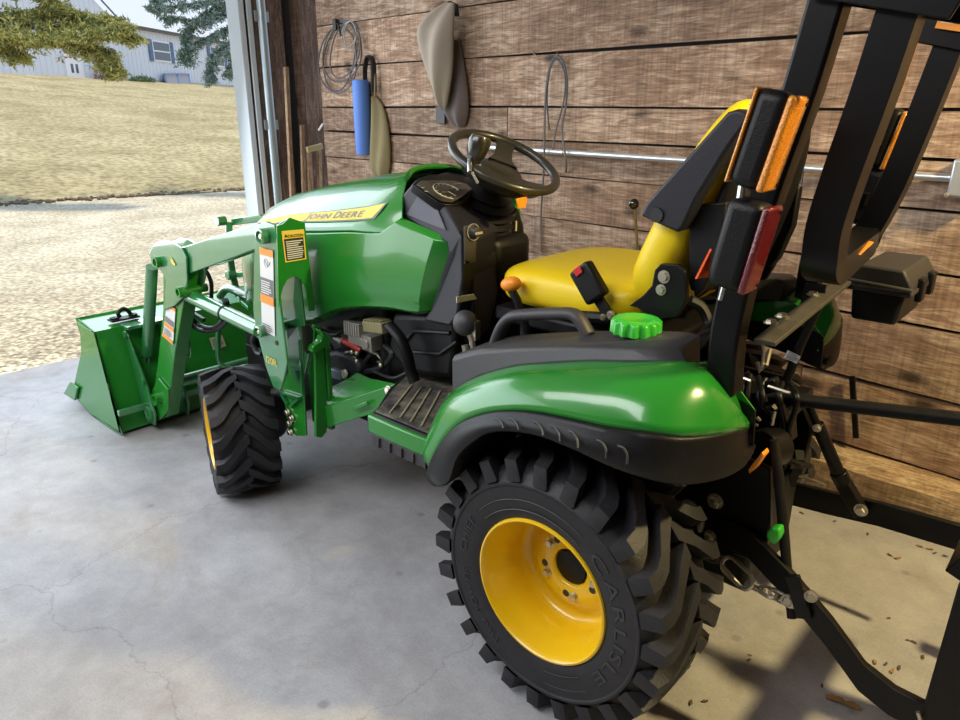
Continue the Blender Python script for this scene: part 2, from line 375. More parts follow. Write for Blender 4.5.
# front wall beside the door opening, door jamb, track
MJ = mat('white_jamb_paint', (.66,.74,.80), .5, var=.04); MGAL = mat('galvanised_steel', (.42,.50,.54), .4, metal=.8, var=.15)
MTARP = mat('brown_drab_sheathing', (.075,.062,.055), .8, var=.25, vscale=3)
MSTUD = MWV
JX = 3.5
jy0 = U(225, 0, x=JX+.12).y; jy1 = U(245, 0, x=JX-.02).y
mb = MB(); mb.mm((JX-.02, jy1, 0), (JX+.12, jy0, 2.5)); mb.mm((JX-.03, jy1-.035, 0), (JX+.0, jy1, 2.5))
tag(mb.build('trim_2', MJ, bevel=.004), kind='structure')
mb = MB(); mb.mm((JX+.06, -2.6, 0), (JX+.1, jy1, 2.7)); tag(mb.build('wall_front', MTARP, smooth=0), kind='structure')
mb = MB(); mb.mm((JX+.02, jy1, 2.35), (JX+.1, 3.6, 2.75)); tag(mb.build('wall_front_header', MTARP, smooth=0), kind='structure')
mb = MB(); mb.mm((-3.2, 3.6, 0), (FX+.1, 3.7, 2.75)); tag(mb.build('wall_left', MW2, smooth=0), kind='structure')
mb = MB(); mb.mm((-3.3, -1.5, 0), (-3.2, 3.7, 2.75)); tag(mb.build('wall_back', MW2, smooth=0), kind='structure')
mb = MB(); mb.mm((-3.3, -1.6, 2.72), (FX+.2, 3.7, 2.8)); tag(mb.build('ceiling', mat('ceiling_boards', (.30,.26,.22), .8), smooth=0), kind='structure')
# studs in the corner
def post(name, px0, px1, x, dep, m, z1=2.7, kind='structure'):
    mb = MB(); y0 = U(px0, 100, x=x).y; y1 = U(px1, 100, x=x).y
    mb.mm((x, y1, 0), (x+dep, y0, z1)); o = mb.build(name, m, bevel=.003); 
    if kind: tag(o, kind=kind)
    return o
post('trim_3', 252, 268, JX-.02, .1, MWV); post('trim_4', 305, 328, JX-.10, .1, MWV)
post('trim_5', 268, 289, JX-.01, .06, MWV)
mb = MB()
ty = U(266.5, 60, x=JX-.07).y
prof = [(0,0),(.012,.018),(.03,.024),(.048,.018),(.055,0)]
poly = [V((JX-.06-b, ty+.028-a, 0)) for a, b in prof]+[V((JX-.06-b+.003, ty+.028-a, 0)) for a, b in prof[::-1]]
mb.prism(poly, (0,0,2.02))
# curve back at the top
pth = [V((JX-.075, ty, 2.0)), V((JX-.08, ty, 2.1)), V((JX-.12, ty, 2.2)), V((JX-.2, ty, 2.27)), V((JX-.4, ty, 2.3)), V((1.0, ty, 2.32))]
mb.tube(pth, .022, 8)
for z in (.5, 1.2, 1.83): mb.mm((JX-.062, ty-.05, z), (JX-.056, ty+.05, z+.06))
o = mb.build('garage_door_track', MGAL, bevel=.002); tag(o, 'galvanised steel garage door track running up beside the white door jamb', 'door track')

# ------------------------------------------------------------------ outdoors
def ground(name, a, b, s1, s2, bump=.6, bs=40, vor=None):
    m, nt, p = new(name); L = nt.links.new; p.inputs['Roughness'].default_value = .95; p.inputs['Specular IOR Level'].default_value = .1
    tc = N(nt, 'ShaderNodeTexCoord'); n1 = N(nt, 'ShaderNodeTexNoise'); n1.inputs['Scale'].default_value = s1; n1.inputs['Detail'].default_value = 6; n1.inputs['Roughness'].default_value = .7; L(tc.outputs['Object'], n1.inputs['Vector'])
    n2 = N(nt, 'ShaderNodeTexNoise'); n2.inputs['Scale'].default_value = s2; n2.inputs['Detail'].default_value = 4; L(tc.outputs['Object'], n2.inputs['Vector'])
    r = N(nt, 'ShaderNodeValToRGB'); e = r.color_ramp.elements; e[0].position = .36; e[0].color = c4(a); e[1].position = .62; e[1].color = c4(b); L(n1.outputs['Fac'], r.inputs[0])
    mr = N(nt, 'ShaderNodeMapRange'); mr.inputs[1].default_value = .35; mr.inputs[2].default_value = .6; mr.inputs[3].default_value = .6; mr.inputs[4].default_value = 1.1; L(n2.outputs['Fac'], mr.inputs[0])
    x = N(nt, 'ShaderNodeMix', data_type='RGBA', blend_type='MULTIPLY'); x.inputs[0].default_value = 1; L(r.outputs[0], x.inputs[6]); L(mr.outputs[0], x.inputs[7]); out = x.outputs[2]
    h = n2.outputs['Fac']
    if vor:
        vo = N(nt, 'ShaderNodeTexVoronoi'); vo.inputs['Scale'].default_value = vor; L(tc.outputs['Object'], vo.inputs['Vector'])
        mr2 = N(nt, 'ShaderNodeMapRange'); mr2.inputs[1].default_value = .25; mr2.inputs[2].default_value = .75; mr2.inputs[3].default_value = 1.12; mr2.inputs[4].default_value = .45; L(vo.outputs['Distance'], mr2.inputs[0])
        # coarse stone only near the slab
        sp = N(nt, 'ShaderNodeSeparateXYZ'); L(tc.outputs['Object'], sp.inputs[0]); mx = N(nt, 'ShaderNodeMapRange'); mx.inputs[1].default_value = 3.6; mx.inputs[2].default_value = 6.5; mx.inputs[3].default_value = 1; mx.inputs[4].default_value = .12; L(sp.outputs[0], mx.inputs[0])
        y = N(nt, 'ShaderNodeMix', data_type='RGBA', blend_type='MULTIPLY'); L(mx.outputs[0], y.inputs[0]); L(out, y.inputs[6]); L(mr2.outputs[0], y.inputs[7]); out = y.outputs[2]
    L(out, p.inputs['Base Color'])
    bp = N(nt, 'ShaderNodeBump'); bp.inputs['Strength'].default_value = bump; bp.inputs['Distance'].default_value = .02; L(h, bp.inputs['Height']); L(bp.outputs[0], p.inputs['Normal'])
    return m
MG = ground('gravel', (.60,.52,.37), (.84,.76,.57), 1.2, 26, .5, vor=34)
MH = ground('dormant_grass', (.38,.32,.17), (.56,.48,.28), .55, 9, .8)
mb = MB(); mb.mm((FX, -30, -.2), (60, 40, -.03)); tag(mb.build('ground', MG, smooth=0), kind='structure')
E0 = U(0, 205, z=-.03); E1 = U(243, 190, z=-.03); ED = (E1-E0).normalized(); EN = V((-ED.y, ED.x, 0)); EN = EN if EN.dot(V((cos(YAW+.5), sin(YAW+.5), 0))) > 0 else -EN
HD = radians(-56); He = V((cos(HD), sin(HD), 0)); Hn = V((sin(HD), -cos(HD), 0))
HP = CP+ray(150, 82)*(48/ray(150, 82).dot(V((cos(YAW), sin(YAW), 0)).normalized()))
HB = HP.z
def H(px, py, off=0): 
    p = on(px, py, HP+Hn*off, Hn); return p
def hs(p): return (p-HP).dot(He)
# the hill: rises evenly from the road edge to the house
rg = random.Random(5)
def hill_z(p):
    d = (p-E0).dot(EN); t = max(0, d)
    p0 = p-EN*d; dh = max(8, (HP-p0).dot(Hn)/EN.dot(Hn)) if abs(EN.dot(Hn)) > .05 else 30
    return -.02+ (HB+.03)*min(t/dh, 1.08) + (.03 if d > .2 else 0)
mb = MB(); rows = []
ds = [0, .12, .3, .6, 1, 1.5, 2, 3, 4, 5, 7, 9, 12, 15, 19, 23, 28, 34, 40, 50, 62]
for d in ds:
    r = []
    for k in range(71):
        s = -26+k*1.3; p = E0+ED*s+EN*d; j = (.12*sin(s*1.9)+.08*sin(s*4.3+1)) if d < .5 else 0
        q = p+EN*j; q.z = hill_z(q)+(.035*sin(s*.9+d*.5)+.02*sin(s*2.3+d*1.9))*(1 if d > .3 else 0); r.append(q)
    rows.append(r)
mb.grid(rows); tag(mb.build('ground_hill', MH, smooth=80), kind='structure')
# ragged verge of earth along the road edge
mb = MB(); rv = random.Random(9)
for k in range(360):
    s = -3+k*.045; p = E0+ED*(s+rv.uniform(-.03,.03))+EN*rv.gauss(0,.10); p.z = -.01
    mb.sphere(p, (rv.uniform(.02,.07), rv.uniform(.02,.06), rv.uniform(.015,.04)), 6, 4)
tag(mb.build('verge_soil', mat('dark_verge_soil', (.20,.15,.10), .95, var=.4), smooth=60), 'crumbled dark soil and dead turf along the gravel road edge', 'soil', kind='stuff')

# house
MSID = mat('white_siding', (.70,.74,.82), .6, var=.02); MROOF = mat('dark_roof', (.16,.15,.15), .8); MBLUE = mat('blue_shutter', (.10,.17,.34), .6); MWH = mat('white_trim_paint', (.85,.86,.9), .5, var=.02)
MPANE = mat('window_glass', (.10,.13,.17), .12, var=.2); MFND = mat('pale_foundation', (.52,.50,.42), .9)
house = empty('house', HP); tag(house, 'white sided single-storey house with blue shutters at the top of the grass slope', 'house')
def hp(px, py, off=0): return H(px, py, off)-HP
def wallpoly(pts, dep=-6): return pts
mb = MB()
def hq(s, z, off=0): return He*s+Hn*off+V((0,0,z))
sL = hs(H(0, 40)); sR = hs(H(262, 60)); sg = hs(H(118, 30))
ze = H(150, 31.5).z-HB
zb = -.15
# main block, siding with battens
mb.prism([hq(sg, zb), hq(sR+3, zb), hq(sR+3, ze), hq(sg, ze)], -Hn*.3)
sl1 = hp(93, 0); sl2 = hp(107, 15); k = (sl1.z-sl2.z)/(hs(sl2+HP)-hs(sl1+HP))
zpk = ze+.1; sp0 = sg-6
zq = sl2.z+k*(hs(sl2+HP)-sg); 
mb.prism([hq(sL-9, zb,.05), hq(sg, zb,.05), hq(sg, zq,.05), hq(sp0, zq+k*(sg-sp0),.05), hq(sL-9, max(zq+k*(sg-sp0)-k*(sp0-sL+9), ze),.05)], -Hn*.3)
s = sL-9
while s < sR+3:
    top = ze if s > sg else min(zq+k*(sg-s), zq+k*(sg-sp0)-k*max(0, sp0-s)*1)
    top = max(top, ze-.3)
    o = .07 if s < sg else .02
    mb.add([hq(s-.025, zb, o-.02), hq(s+.025, zb, o-.02), hq(s+.025, top-.05, o-.02), hq(s-.025, top-.05, o-.02), hq(s-.025, zb, o), hq(s+.025, zb, o), hq(s+.025, top-.05, o), hq(s-.025, top-.05, o)], [(4,5,6,7),(0,4,7,3),(1,2,6,5)])
    s += .42
mb.build('siding', MSID, house, smooth=0)
mb = MB(); mb.prism([hq(sL-9, -1.5, .03), hq(sR+3, -1.5, .03), hq(sR+3, .12, .03), hq(sL-9, .12, .03)], -Hn*.3); mb.build('foundation', MFND, house, smooth=0)
mb = MB(); mb.prism([hq(sg-.2, ze, .35), hq(sR+3, ze, .35), hq(sR+3, ze+.12, .35), hq(sg-.2, ze+.12, .35)], -Hn*.8)
mb.prism([hq(sg-.2, ze+.1, .4), hq(sR+3, ze+.1, .4), hq(sR+3, ze+.35, -3.5), hq(sg-.2, ze+.35, -3.5)], (0,0,.05))
mb.add([hq(sg+.35, zq-k*.35+.12,.3), hq(sp0, zq+k*(sg-sp0)+.12,.3), hq(sp0, zq+k*(sg-sp0)+.28,.3), hq(sg+.35, zq-k*.35+.28,.3)], [(0,1,2,3)])
mb.build('roof', MROOF, house, smooth=0)
def hrect(mb, px0, py0, px1, py1, o0, o1):
    a = hp(px0, py1); b = hp(px1, py0); s0, s1 = hs(a+HP), hs(b+HP); z0, z1 = a.z, b.z
    mb.prism([hq(s0, z0, o0), hq(s1, z0, o0), hq(s1, z1, o0), hq(s0, z1, o0)], Hn*(o1-o0)); return s0, s1, z0, z1
def hbox(mb, s0, s1, z0, z1, o0, o1): mb.prism([hq(s0, z0, o0), hq(s1, z0, o0), hq(s1, z1, o0), hq(s0, z1, o0)], Hn*(o1-o0))
for (a, b, c, d, sw) in ((153.5, 42.5, 168, 61, 1), (98, 48, 107, 57, .9), (211, 48, 222, 66, 1)):
    mb = MB(); s0, s1, z0, z1 = hrect(mb, a, b, c, d, .02, .08); w = mb.build('window', MWH, house, smooth=0)
    mb = MB(); g = .09; zm = (z0+z1)/2
    hbox(mb, s0+g, s1-g, z0+g, zm-g/2, .08, .10); hbox(mb, s0+g, s1-g, zm+g/2, z1-g, .08, .10); mb.build('pane', MPANE, w, smooth=0)
    for e in (0, 1):
        mb = MB(); q = s0-.42 if e == 0 else s1+.04
        hbox(mb, q, q+.38, z0-.02, z1+.02, .04, .09)
        for t in range(3): hbox(mb, q+.03, q+.35, z0+.12+t*(z1-z0)/3, z0+.16+t*(z1-z0)/3, .09, .11)
        mb.build('shutter', MBLUE, house, smooth=0)
mb = MB(); s0, s1, z0, z1 = hrect(mb, 66, 49, 78, 78, .05, .12); dr = mb.build('door', MWH, house, smooth=0)
mb = MB()
for cxx in (.34, .62):
    for (f0, f1) in ((.18, .48), (.66, .86)): 
        hbox(mb, s0+(s1-s0)*(cxx-.07), s0+(s1-s0)*(cxx+.07), z0+(z1-z0)*f0, z0+(z1-z0)*f1, .12, .135)
mb.each('door_glass', MPANE, dr, smooth=0)
# cellar hatch leaning on the house
mb = MB(); a = H(163, 74, .15); b = H(189, 74, .15); c = H(191, 86, .9); d = H(167, 86, .9)
def quadbox(mb, q, t): n = (q[1]-q[0]).cross(q[3]-q[0]).normalized(); n = n if n.z > 0 else -n; mb.prism([p-n*t for p in q], n*t*2)
quadbox(mb, [a, b, c, d], .03); 
hatch = tag(mb.build('cold_frame', MBLUE, smooth=0), 'blue-grey framed cold frame leaning against the foundation of the white house', 'cold frame')
mb = MB()
def lerp2(q, u, v): return q[0].lerp(q[1], u).lerp(q[3].lerp(q[2], u), v)
up = V((0,0,.05))
for (u0, u1) in ((.06, .47), (.53, .94)): mb.prism([lerp2((a,b,c,d), u0, .1)+up, lerp2((a,b,c,d), u1, .1)+up, lerp2((a,b,c,d), u1, .92)+up, lerp2((a,b,c,d), u0, .92)+up], V((0,0,.02)))
mb.each('pane', mat('hatch_glazing', (.22,.22,.25), .4), hatch, smooth=0)
def leafcloud(mb, rnd, c, r, n, sz, flat=1.0):
    for _ in range(n):
        while True:
            p = V((rnd.uniform(-1,1), rnd.uniform(-1,1), rnd.uniform(-1,1)))
            if p.length <= 1: break
        p = V((p.x*r[0], p.y*r[1], p.z*r[2]))+c
        d = V((rnd.gauss(0,1), rnd.gauss(0,1), rnd.gauss(0,1)*flat)).normalized(); e = d.orthogonal().normalized(); e = (e*cos(rnd.uniform(0,6))+d.cross(e)*sin(rnd.uniform(0,6)))
        L_ = sz*rnd.uniform(.6,1.4); w = sz*.35
        mb.k = rnd.randrange(2)
        mb.add([p-e*w*.5, p+e*w*.5, p+d*L_+e*w*.2, p+d*L_-e*w*.2], [(0,1,2,3)])
def shrub(name, px, py, w, h, ma, mc, lab):
    rnd = random.Random(px); P = H(px, py, 1.0); P.z -= h*.1
    mb = MB()
    for k in range(14):
        a = rnd.uniform(0, 6.28); r = rnd.uniform(.1, .5)*w
        mb.tube([P+V((0,0,-.1)), P+V((cos(a)*r, sin(a)*r, h*rnd.uniform(.5,.9)))], [.02,.008], 5)
    root = mb.build('shrub', mat('shrub_stem', (.12,.07,.05), .9), None); root['label'] = lab; root['category'] = 'shrub'
    mb = MB(); leafcloud(mb, rnd, P+V((0,0,h*.45)), (w*.5, w*.5, h*.5), 900, .12); mb.build('foliage', [ma, mc], root, smooth=0, weld=False)
shrub('s', 110, 81, 1.7, .8, mat('russet_twig', (.20,.10,.09), .9), mat('brown_twig', (.26,.15,.12), .9), 'bare reddish-brown shrub in front of the white house foundation')
shrub('s', 143, 84, 1.5, .55, mat('dark_leaf', (.08,.16,.06), .8), mat('mid_leaf', (.14,.22,.10), .8), 'low green shrub beside the cold frame at the house')
# two evergreens hanging into view
MB1 = mat('conifer_gold', (.52,.47,.14), .8, var=.3); MB2 = mat('conifer_green', (.27,.30,.10), .8, var=.3); MB3 = mat('spruce_blue', (.30,.40,.36), .8, var=.3); MB4 = mat('spruce_green', (.17,.24,.18), .8, var=.3); MBARK = mat('bark', (.10,.075,.06), .9, var=.3)
def at_depth(px, py, d): r = ray(px, py); return CP+r*(d/r.dot(V((cos(YAW), sin(YAW), 0))))
def conifer(lab, trunk_px, depth, branches, mats, seed, leaf, dens, droop, reach=.6):
    rnd = random.Random(seed)
    base = at_depth(trunk_px, 100, depth); base.z = hill_z(base)
    top = V((base.x, base.y, base.z+9))
    mb = MB(); mb.tube([base-V((0,0,.3)), base+V((0,0,3)), base+V((0,0,6)), top], [.24,.19,.12,.03], 10)
    root = tag(mb.build('evergreen_tree', MBARK), lab, 'tree')
    mb2 = MB(); fo = MB()
    for br in branches:
        pts = spline([at_depth(x, y, depth+dd) for (x, y, dd) in br], 8)
        n = len(pts); mb2.tube(pts, [.045*(1-i/n)+.008 for i in range(n)], 6)
        for i in range(n):
            t = i/n; 
            for q in range(dens):
                side = V((rnd.gauss(0,1), rnd.gauss(0,1), rnd.gauss(0,.35))).normalized(); L_ = rnd.uniform(.25,1)*reach*(1.1-t*.6)
                tip = pts[i]+side*L_+V((0,0,-droop*L_*rnd.uniform(.2,1.2)))
                m = 7
                for j in range(m):
                    c = pts[i].lerp(tip, (j+.5)/m); leafcloud(fo, rnd, c, (.05,.05,.035), 6, leaf)
    mb2.build('branch', MBARK, root); fo.build('foliage', mats, root, smooth=0, weld=False)
conifer('golden-green evergreen with a broad drooping branch over the left of the lawn', -110, 11.0,
 [[(-110,-30,0),(-40,5,0),(30,22,0),(90,30,0),(136,40,0)],[(-110,0,0),(-50,25,0),(5,38,.2),(45,42,.2)],[(-110,-60,0),(-30,-25,0),(30,-12,0),(62,10,0)],[(-40,5,0),(20,35,-.3),(60,38,-.3),(100,34,-.3),(126,28,-.2)],[(20,18,0),(60,12,.2),(95,20,.2),(118,22,0)],[(60,35,0),(95,50,0),(108,62,0),(115,73,.1)],[(-60,30,0),(-20,42,.3),(10,52,.3),(22,58,.3)]],
 [MB1, MB2], 11, .06, 8, .25, .34)
conifer('blue-green spruce with thin drooping twigs beside the garage door opening', 330, 12.5,
 [[(300,-60,0),(240,-10,0),(190,5,0),(150,8,0)],[(300,-40,0),(240,5,0),(205,20,0),(165,18,.2)],[(300,-20,0),(245,20,0),(215,35,0),(185,50,0),(187,62,0)],[(300,-50,.4),(230,-15,.4),(180,-10,.4),(155,2,.3)],[(300,0,0),(250,30,0),(228,45,0),(212,60,0),(212,80,0)],[(300,10,.2),(250,45,.2),(235,60,.2),(230,75,.2)],[(240,5,0),(215,8,.3),(190,30,.2),(186,44,.2)]],
 [MB3, MB4], 12, .055, 3, .6, .26)
# ------------------------------------------------------------------ the tractor: x forward, y left, origin under the rear axle
T = empty('compact_tractor', (0, 0, 0)); tag(T, 'green compact tractor with yellow seat, front loader bucket and folded roll bar', 'tractor')
def frame(O, A, F):
    A = V(A).normalized(); F = V(F).normalized(); Z = A.cross(F); Z = Z if Z.z > 0 else -Z
    return lambda r, t, a: V(O)+F*(r*cos(t))+Z*(r*sin(t))+A*a
def make_wheel(kind, O, A, F, R, Wd, rimR, nl, dish, text_on=True):
    fr = frame(O, A, F); h = Wd/2; s = R/.33; n = 96
    def lath(mb, prof):
        rows = [[fr(r, 2*pi*k/n, a) for k in range(n)] for (r, a) in prof]; mb.grid(rows, closed=True)
    mb = MB()
    k = (R-rimR)/(.33-.17)
    def rr_(x): return rimR+(x-.17)*k
    half = [(rr_(.160), h*.80), (rr_(.168), h*.90), (rr_(.180), h*.955), (rr_(.205), h*.985), (rr_(.235), h*1.0), (rr_(.252), h*1.0), (rr_(.256), h*1.02), (rr_(.261), h*1.02), (rr_(.264), h*.985), (rr_(.280), h*.91), (rr_(.292), h*.76), (rr_(.298), h*.4), (rr_(.30), 0)]
    prof = half+[(r, -a) for r, a in half[-2::-1]]
    lath(mb, prof)
    for side in (1, -1):
        for i in range(nl):
            t0 = 2*pi*(i+(.5 if side < 0 else 0))/nl; w = pi/nl*.50
            st = [(h*1.03, .0, .75, rr_(.267), rr_(.292)), (h*1.015, .0, .9, rr_(.270), rr_(.318)), (h*.80, .02, .9, rr_(.285), rr_(.326)), (h*.60, .08, 1, rr_(.288), rr_(.329)), (h*.28, .24, 1, rr_(.29), R), (-h*.06, .36, .9, rr_(.29), R)]
            rows = []
            for (a, dt, ww, rb, rt) in st:
                t = t0-dt*(20/nl); rows.append([fr(rb, t-w*ww*1.18, a*side), fr(rt, t-w*ww*.86, a*side), fr(rt, t+w*ww*.86, a*side), fr(rb, t+w*ww*1.18, a*side)])
            mb.grid(rows); mb.add(rows[0], [(0,1,2,3)]); mb.add(rows[-1], [(0,1,2,3)])
    tire = mb.build(kind+'_tire', MT['tire'], T, smooth=32)
    if text_on:
        tm = MB()
        def arc(s_, t0, t1, rad, size):
            wds = [(.32 if c == ' ' else glyph(c, .012)[2]+.16) for c in s_]; tot = sum(wds); x = 0
            for c, wd in zip(s_, wds):
                if c != ' ':
                    vs, fs, w0 = glyph(c, .012)
                    tc_ = t0+(t1-t0)*(x+wd/2)/tot; rate = (t1-t0)/tot
                    vv = []
                    for v in vs:
                        t = tc_+(v.x-w0/2)*rate; r = rad+v.y*size; u = (r-rr_(.205))/(rr_(.235)-rr_(.205)); a = h*(.985+.015*max(min(u, 1), -1))+.0012+v.z*.05
                        vv.append(fr(r, t, a))
                    tm.add(vv, fs)
                x += wd
        arc('CARLISLE', radians(128), radians(222), rr_(.200), .040)
        arc('CHIEF', radians(2), radians(32), rr_(.212), .026)
        arc('TRU POWER', radians(-62), radians(-8), rr_(.212), .022)
        # moulded frame lines on the sidewall
        for (r0, ta, tb) in ((.198, 40, 120), (.222, 40, 120), (.198, 232, 262), (.232, 232, 262)):
            P = [fr(rr_(r0), radians(ta+(tb-ta)*q/20), h*.99+.001) for q in range(21)]; lm = MB(); lm.tube(P, .0012, 5); lm.build('sidewall_line', MT['tiretext'], tire)
        tm.build('sidewall_lettering', MT['tiretext'], tire, smooth=0)
    mb = MB()
    pr = [(rimR*.99, h*.86), (rimR*1.02, h*.93), (rimR*1.01, h*.965), (rimR*.985, h*.975), (rimR*.965, h*.95), (rimR*.955, h*.88), (rimR*.93, h*.82), (rimR*.92, h*.62), (rimR*.885, h*.55), (rimR*.87, h*.1), (rimR*.86, dish+.01), (rimR*.80, dish+.0), (rimR*.74, dish-.004), (rimR*.62, dish+.006), (rimR*.56, dish+.016), (rimR*.30, dish+.016), (rimR*.265, dish+.01), (rimR*.265, dish-.03)]
    lath(mb, pr)
    back = [(rimR*.85, dish-.03), (rimR*.87, -h*.1), (rimR*.9, -h*.8), (rimR, -h*.86)]; lath(mb, back)
    rim = mb.build(kind+'_rim', MT['yellow'], T, smooth=50)
    for i in range(5):
        t = radians(40+72*i); mb = MB(); mb.hexbolt(fr(rimR*.42, t, dish+.016), A, rimR*.052, rimR*.07); mb.build('wheel_bolt', MT['zinc'], rim, smooth=0)
        if rimR > .15: mb = MB(); mb.lathe([(0,0),(.009,0),(.009,.0008),(0,.0008)], fr(rimR*.42, t+.32, dish+.0161), A, 12); mb.build('rim_hole', MT['ink'], rim, smooth=0)
    mb = MB(); mb.lathe([(0,0),(rimR*.24,0),(rimR*.24,.03),(rimR*.1,.035),(0,.035)], fr(0, 0, dish-.02), A, 20); mb.build('hub', MT['steel'], rim)
    return tire
make_wheel('rear', (0, .442, .33), (0,1,0), (1,0,0), .324, .256, .170, 24, -.012)
make_wheel('rear', (.08, -.43, .33), (0,-1,0), (1,0,0), .326, .28, .170, 24, -.012, False)
FAZ = radians(-22)
for sy in (1, -1):
    A = V((-sin(FAZ), cos(FAZ), 0))*sy
    make_wheel('front', (1.465, .445 if sy > 0 else -.445, .2285), A, (cos(FAZ), sin(FAZ), 0),   .2285, .214, .130, 17, -.01, False)

# ---------------- chassis, axle, engine
mb = MB()
mb.mm((-.30, -.14, .24), (.35, .14, .50)); mb.mm((-.24, -.12, .30), (-.05, .17, .62)); mb.mm((.3, -.11, .22), (.9, .11, .42))
mb.cyl((0, -.27, .33), (0, .27, .33), .075, 20); mb.cyl((0, -.34, .33), (0, .34, .33), .04, 16)
mb.build('transmission', MT['dsteel'], T, bevel=.012)
mb = MB(); 
for sy in (.15, -.15): mb.mm((.8, sy-.012, .28), (1.86, sy+.012, .40))
mb.mm((1.80, -.16, .26), (1.86, .16, .52))
mb.build('front_frame', MT['dsteel'], T, bevel=.004)
mb = MB(); mb.bar((1.49, -.33, .25), (1.49, .33, .25), .09, .08); mb.cyl((1.49, -.37, .15), (1.49, -.37, .36), .04); mb.cyl((1.49, .35, .13), (1.49, .35, .36), .045); mb.cyl((1.49, .30, .22), (1.49, .38, .22), .06)
mb.sphere((1.47, .30, .23), (.07,.06,.09)); mb.build('front_axle', MT['hose'], T, bevel=.008)
mb = MB(); mb.mm((.95, -.19, .36), (1.45, .17, .74)); mb.mm((1.5, -.2, .5), (1.72, .2, .82)); mb.mm((.78, -.18, .42), (.95, .16, .62)); mb.build('engine_block', MT['hose'], T, bevel=.02)
yE = .21
mb = MB()
c = U(357, 328, y=yE); mb.box(c, (.08,.05,.05)); mb.box(c+V((-.015,.0,-.035)), (.07,.05,.03))
for k in range(6): mb.box(c+V((-.03+k*.012, .027, 0)), (.004,.006,.046))
c = U(372, 342, y=yE-.01); mb.box(c, (.05,.05,.05)); mb.cyl(c+V((0,.02,0)), c+V((0,.035,0)), .018)
c = U(360, 336, y=yE); mb.box(c, (.05,.03,.02), Matrix.Rotation(.5, 3, 'Y'))
mb.build('alternator', MT['cast'], T, bevel=.004)
mb = MB(); c = U(378, 326, y=yE+.03); R = Matrix.Rotation(.12, 3, 'Y'); mb.box(c, (.095,.05,.035), R)
for k in range(6): mb.box(c+R @ V((-.036+k*.0145, .0, .02)), (.007,.05,.008), R)
mb.build('exhaust_guard', MT['olive'], T, bevel=.003)
mb = MB(); mb.tube([U(344, 341, y=yE), U(352, 345, y=yE+.02), U(361, 350, y=yE+.01)], .011, 12); mb.build('oil_cap_hose', MT['red'], T)
mb = MB(); mb.tube([U(336, 337, y=yE), U(343, 342, y=yE)], .013, 10); mb.build('hose_clamp', MT['cast'], T)
rE = random.Random(4)
mb = MB()
for (a, b, c_, d) in ((322,352,330,345), (345,352,352,356), (352,356,356,362), (344,352,345,358), (370,352,382,360), (378,362,383,366)): mb.tube([U(a, b, y=yE), U((a+c_)/2+1, (b+d)/2-2, y=yE+.02), U(c_, d, y=yE)], .0045, 8)
for (x, y) in ((324,350), (328,357), (357,361), (381,365), (352,352), (357,353)): c = U(x, y, y=yE+.01); mb.sphere(c, .009, 8, 6)
mb.each('engine_fitting', MT['zinc'], T)
mb = MB(); 
mb.tube(spline([U(320, 330, y=.19), U(335, 335, y=.22), U(345, 328, y=.2), U(352, 320, y=.18)]), .009, 8)
mb.tube(spline([U(385, 345, y=.2), U(392, 355, y=.22), U(380, 368, y=.2), U(362, 372, y=.2)]), .010, 8)
mb.tube(spline([U(372, 370, y=.2), U(392, 378, y=.22), U(408, 372, y=.2)]), .006, 8)
mb.tube(spline([U(330, 345, y=.2), U(342, 365, y=.22), U(360, 366, y=.2), U(372, 352, y=.2)]), .008, 8)
mb.each('engine_hose', MT['hose'], T)
# rounded black shroud ahead of the battery case
mb = MB(); P = [U(x, y, y=.23) for x, y in ((314,362),(322,352),(335,350),(348,354),(357,362),(360,372),(352,380),(330,392),(313,396))]; mb.prism(P, (0,-.12,0)); mb.build('fan_shroud', MT['dashp'], T, bevel=.02, seg=3)
mb = MB(); P = [U(x, y, y=.245) for x, y in ((329,368),(341,372),(341,381),(329,377))]; mb.prism(P, (0,-.06,0)); mb.build('battery_case', MT['battery'], T, bevel=.004)

# ---------------- hood
hst = [ # x, y-scale, z ledge, z decal low, z decal high, z shoulder, z centre
 (.95, 1.0, 1.000, 1.010, 1.062, 1.125, 1.150), (1.1, 1.0, .982, .992, 1.037, 1.102, 1.127), (1.35, .99, .955, .965, 1.003, 1.060, 1.082), (1.55, .95, .918, .928, .965, 1.015, 1.036),
 (1.67, .86, .885, .893, .925, .972, .990), (1.76, .74, .845, .853, .882, .922, .938), (1.82, .60, .80, .81, .835, .862, .872), (1.85, .48, .75, .755, .77, .785, .79)]
def shear(p):
    t = max(0, min(1, (p.x-1.35)/.5)); return V((p.x+(.12-p.y)*.55*t*t, p.y, p.z))
def hrow(r):
    x, k, a, b, c, d, e = r; return [V((x, .285*k, a-.012)), V((x, .278*k, a)), V((x, .262*k, b)), V((x, .207*k, c)), V((x, .12*k, d)), V((x, .06*k, (d+2*e)/3+.002)), V((x, 0, e))]
r0 = [V((.80,.286,.998)), V((.795,.280,1.010)), V((.735,.270,1.046)), U(402.5, 197, y=.225), U(407, 177, y=.15), U(416, 168.5, y=.08), U(430, 166.5, y=0)]
NOSE = True
rows = [r0]+[hrow(r) for r in hst]
full = [q+[V((p.x, -p.y, p.z)) for p in q[-2::-1]] for q in rows]
full = [[shear(p) for p in q] for q in full]
mb = MB(); mb.grid(full)
hood = mb.build('hood', MT['green'], T, smooth=22, solid=.006, bevel=.0025)
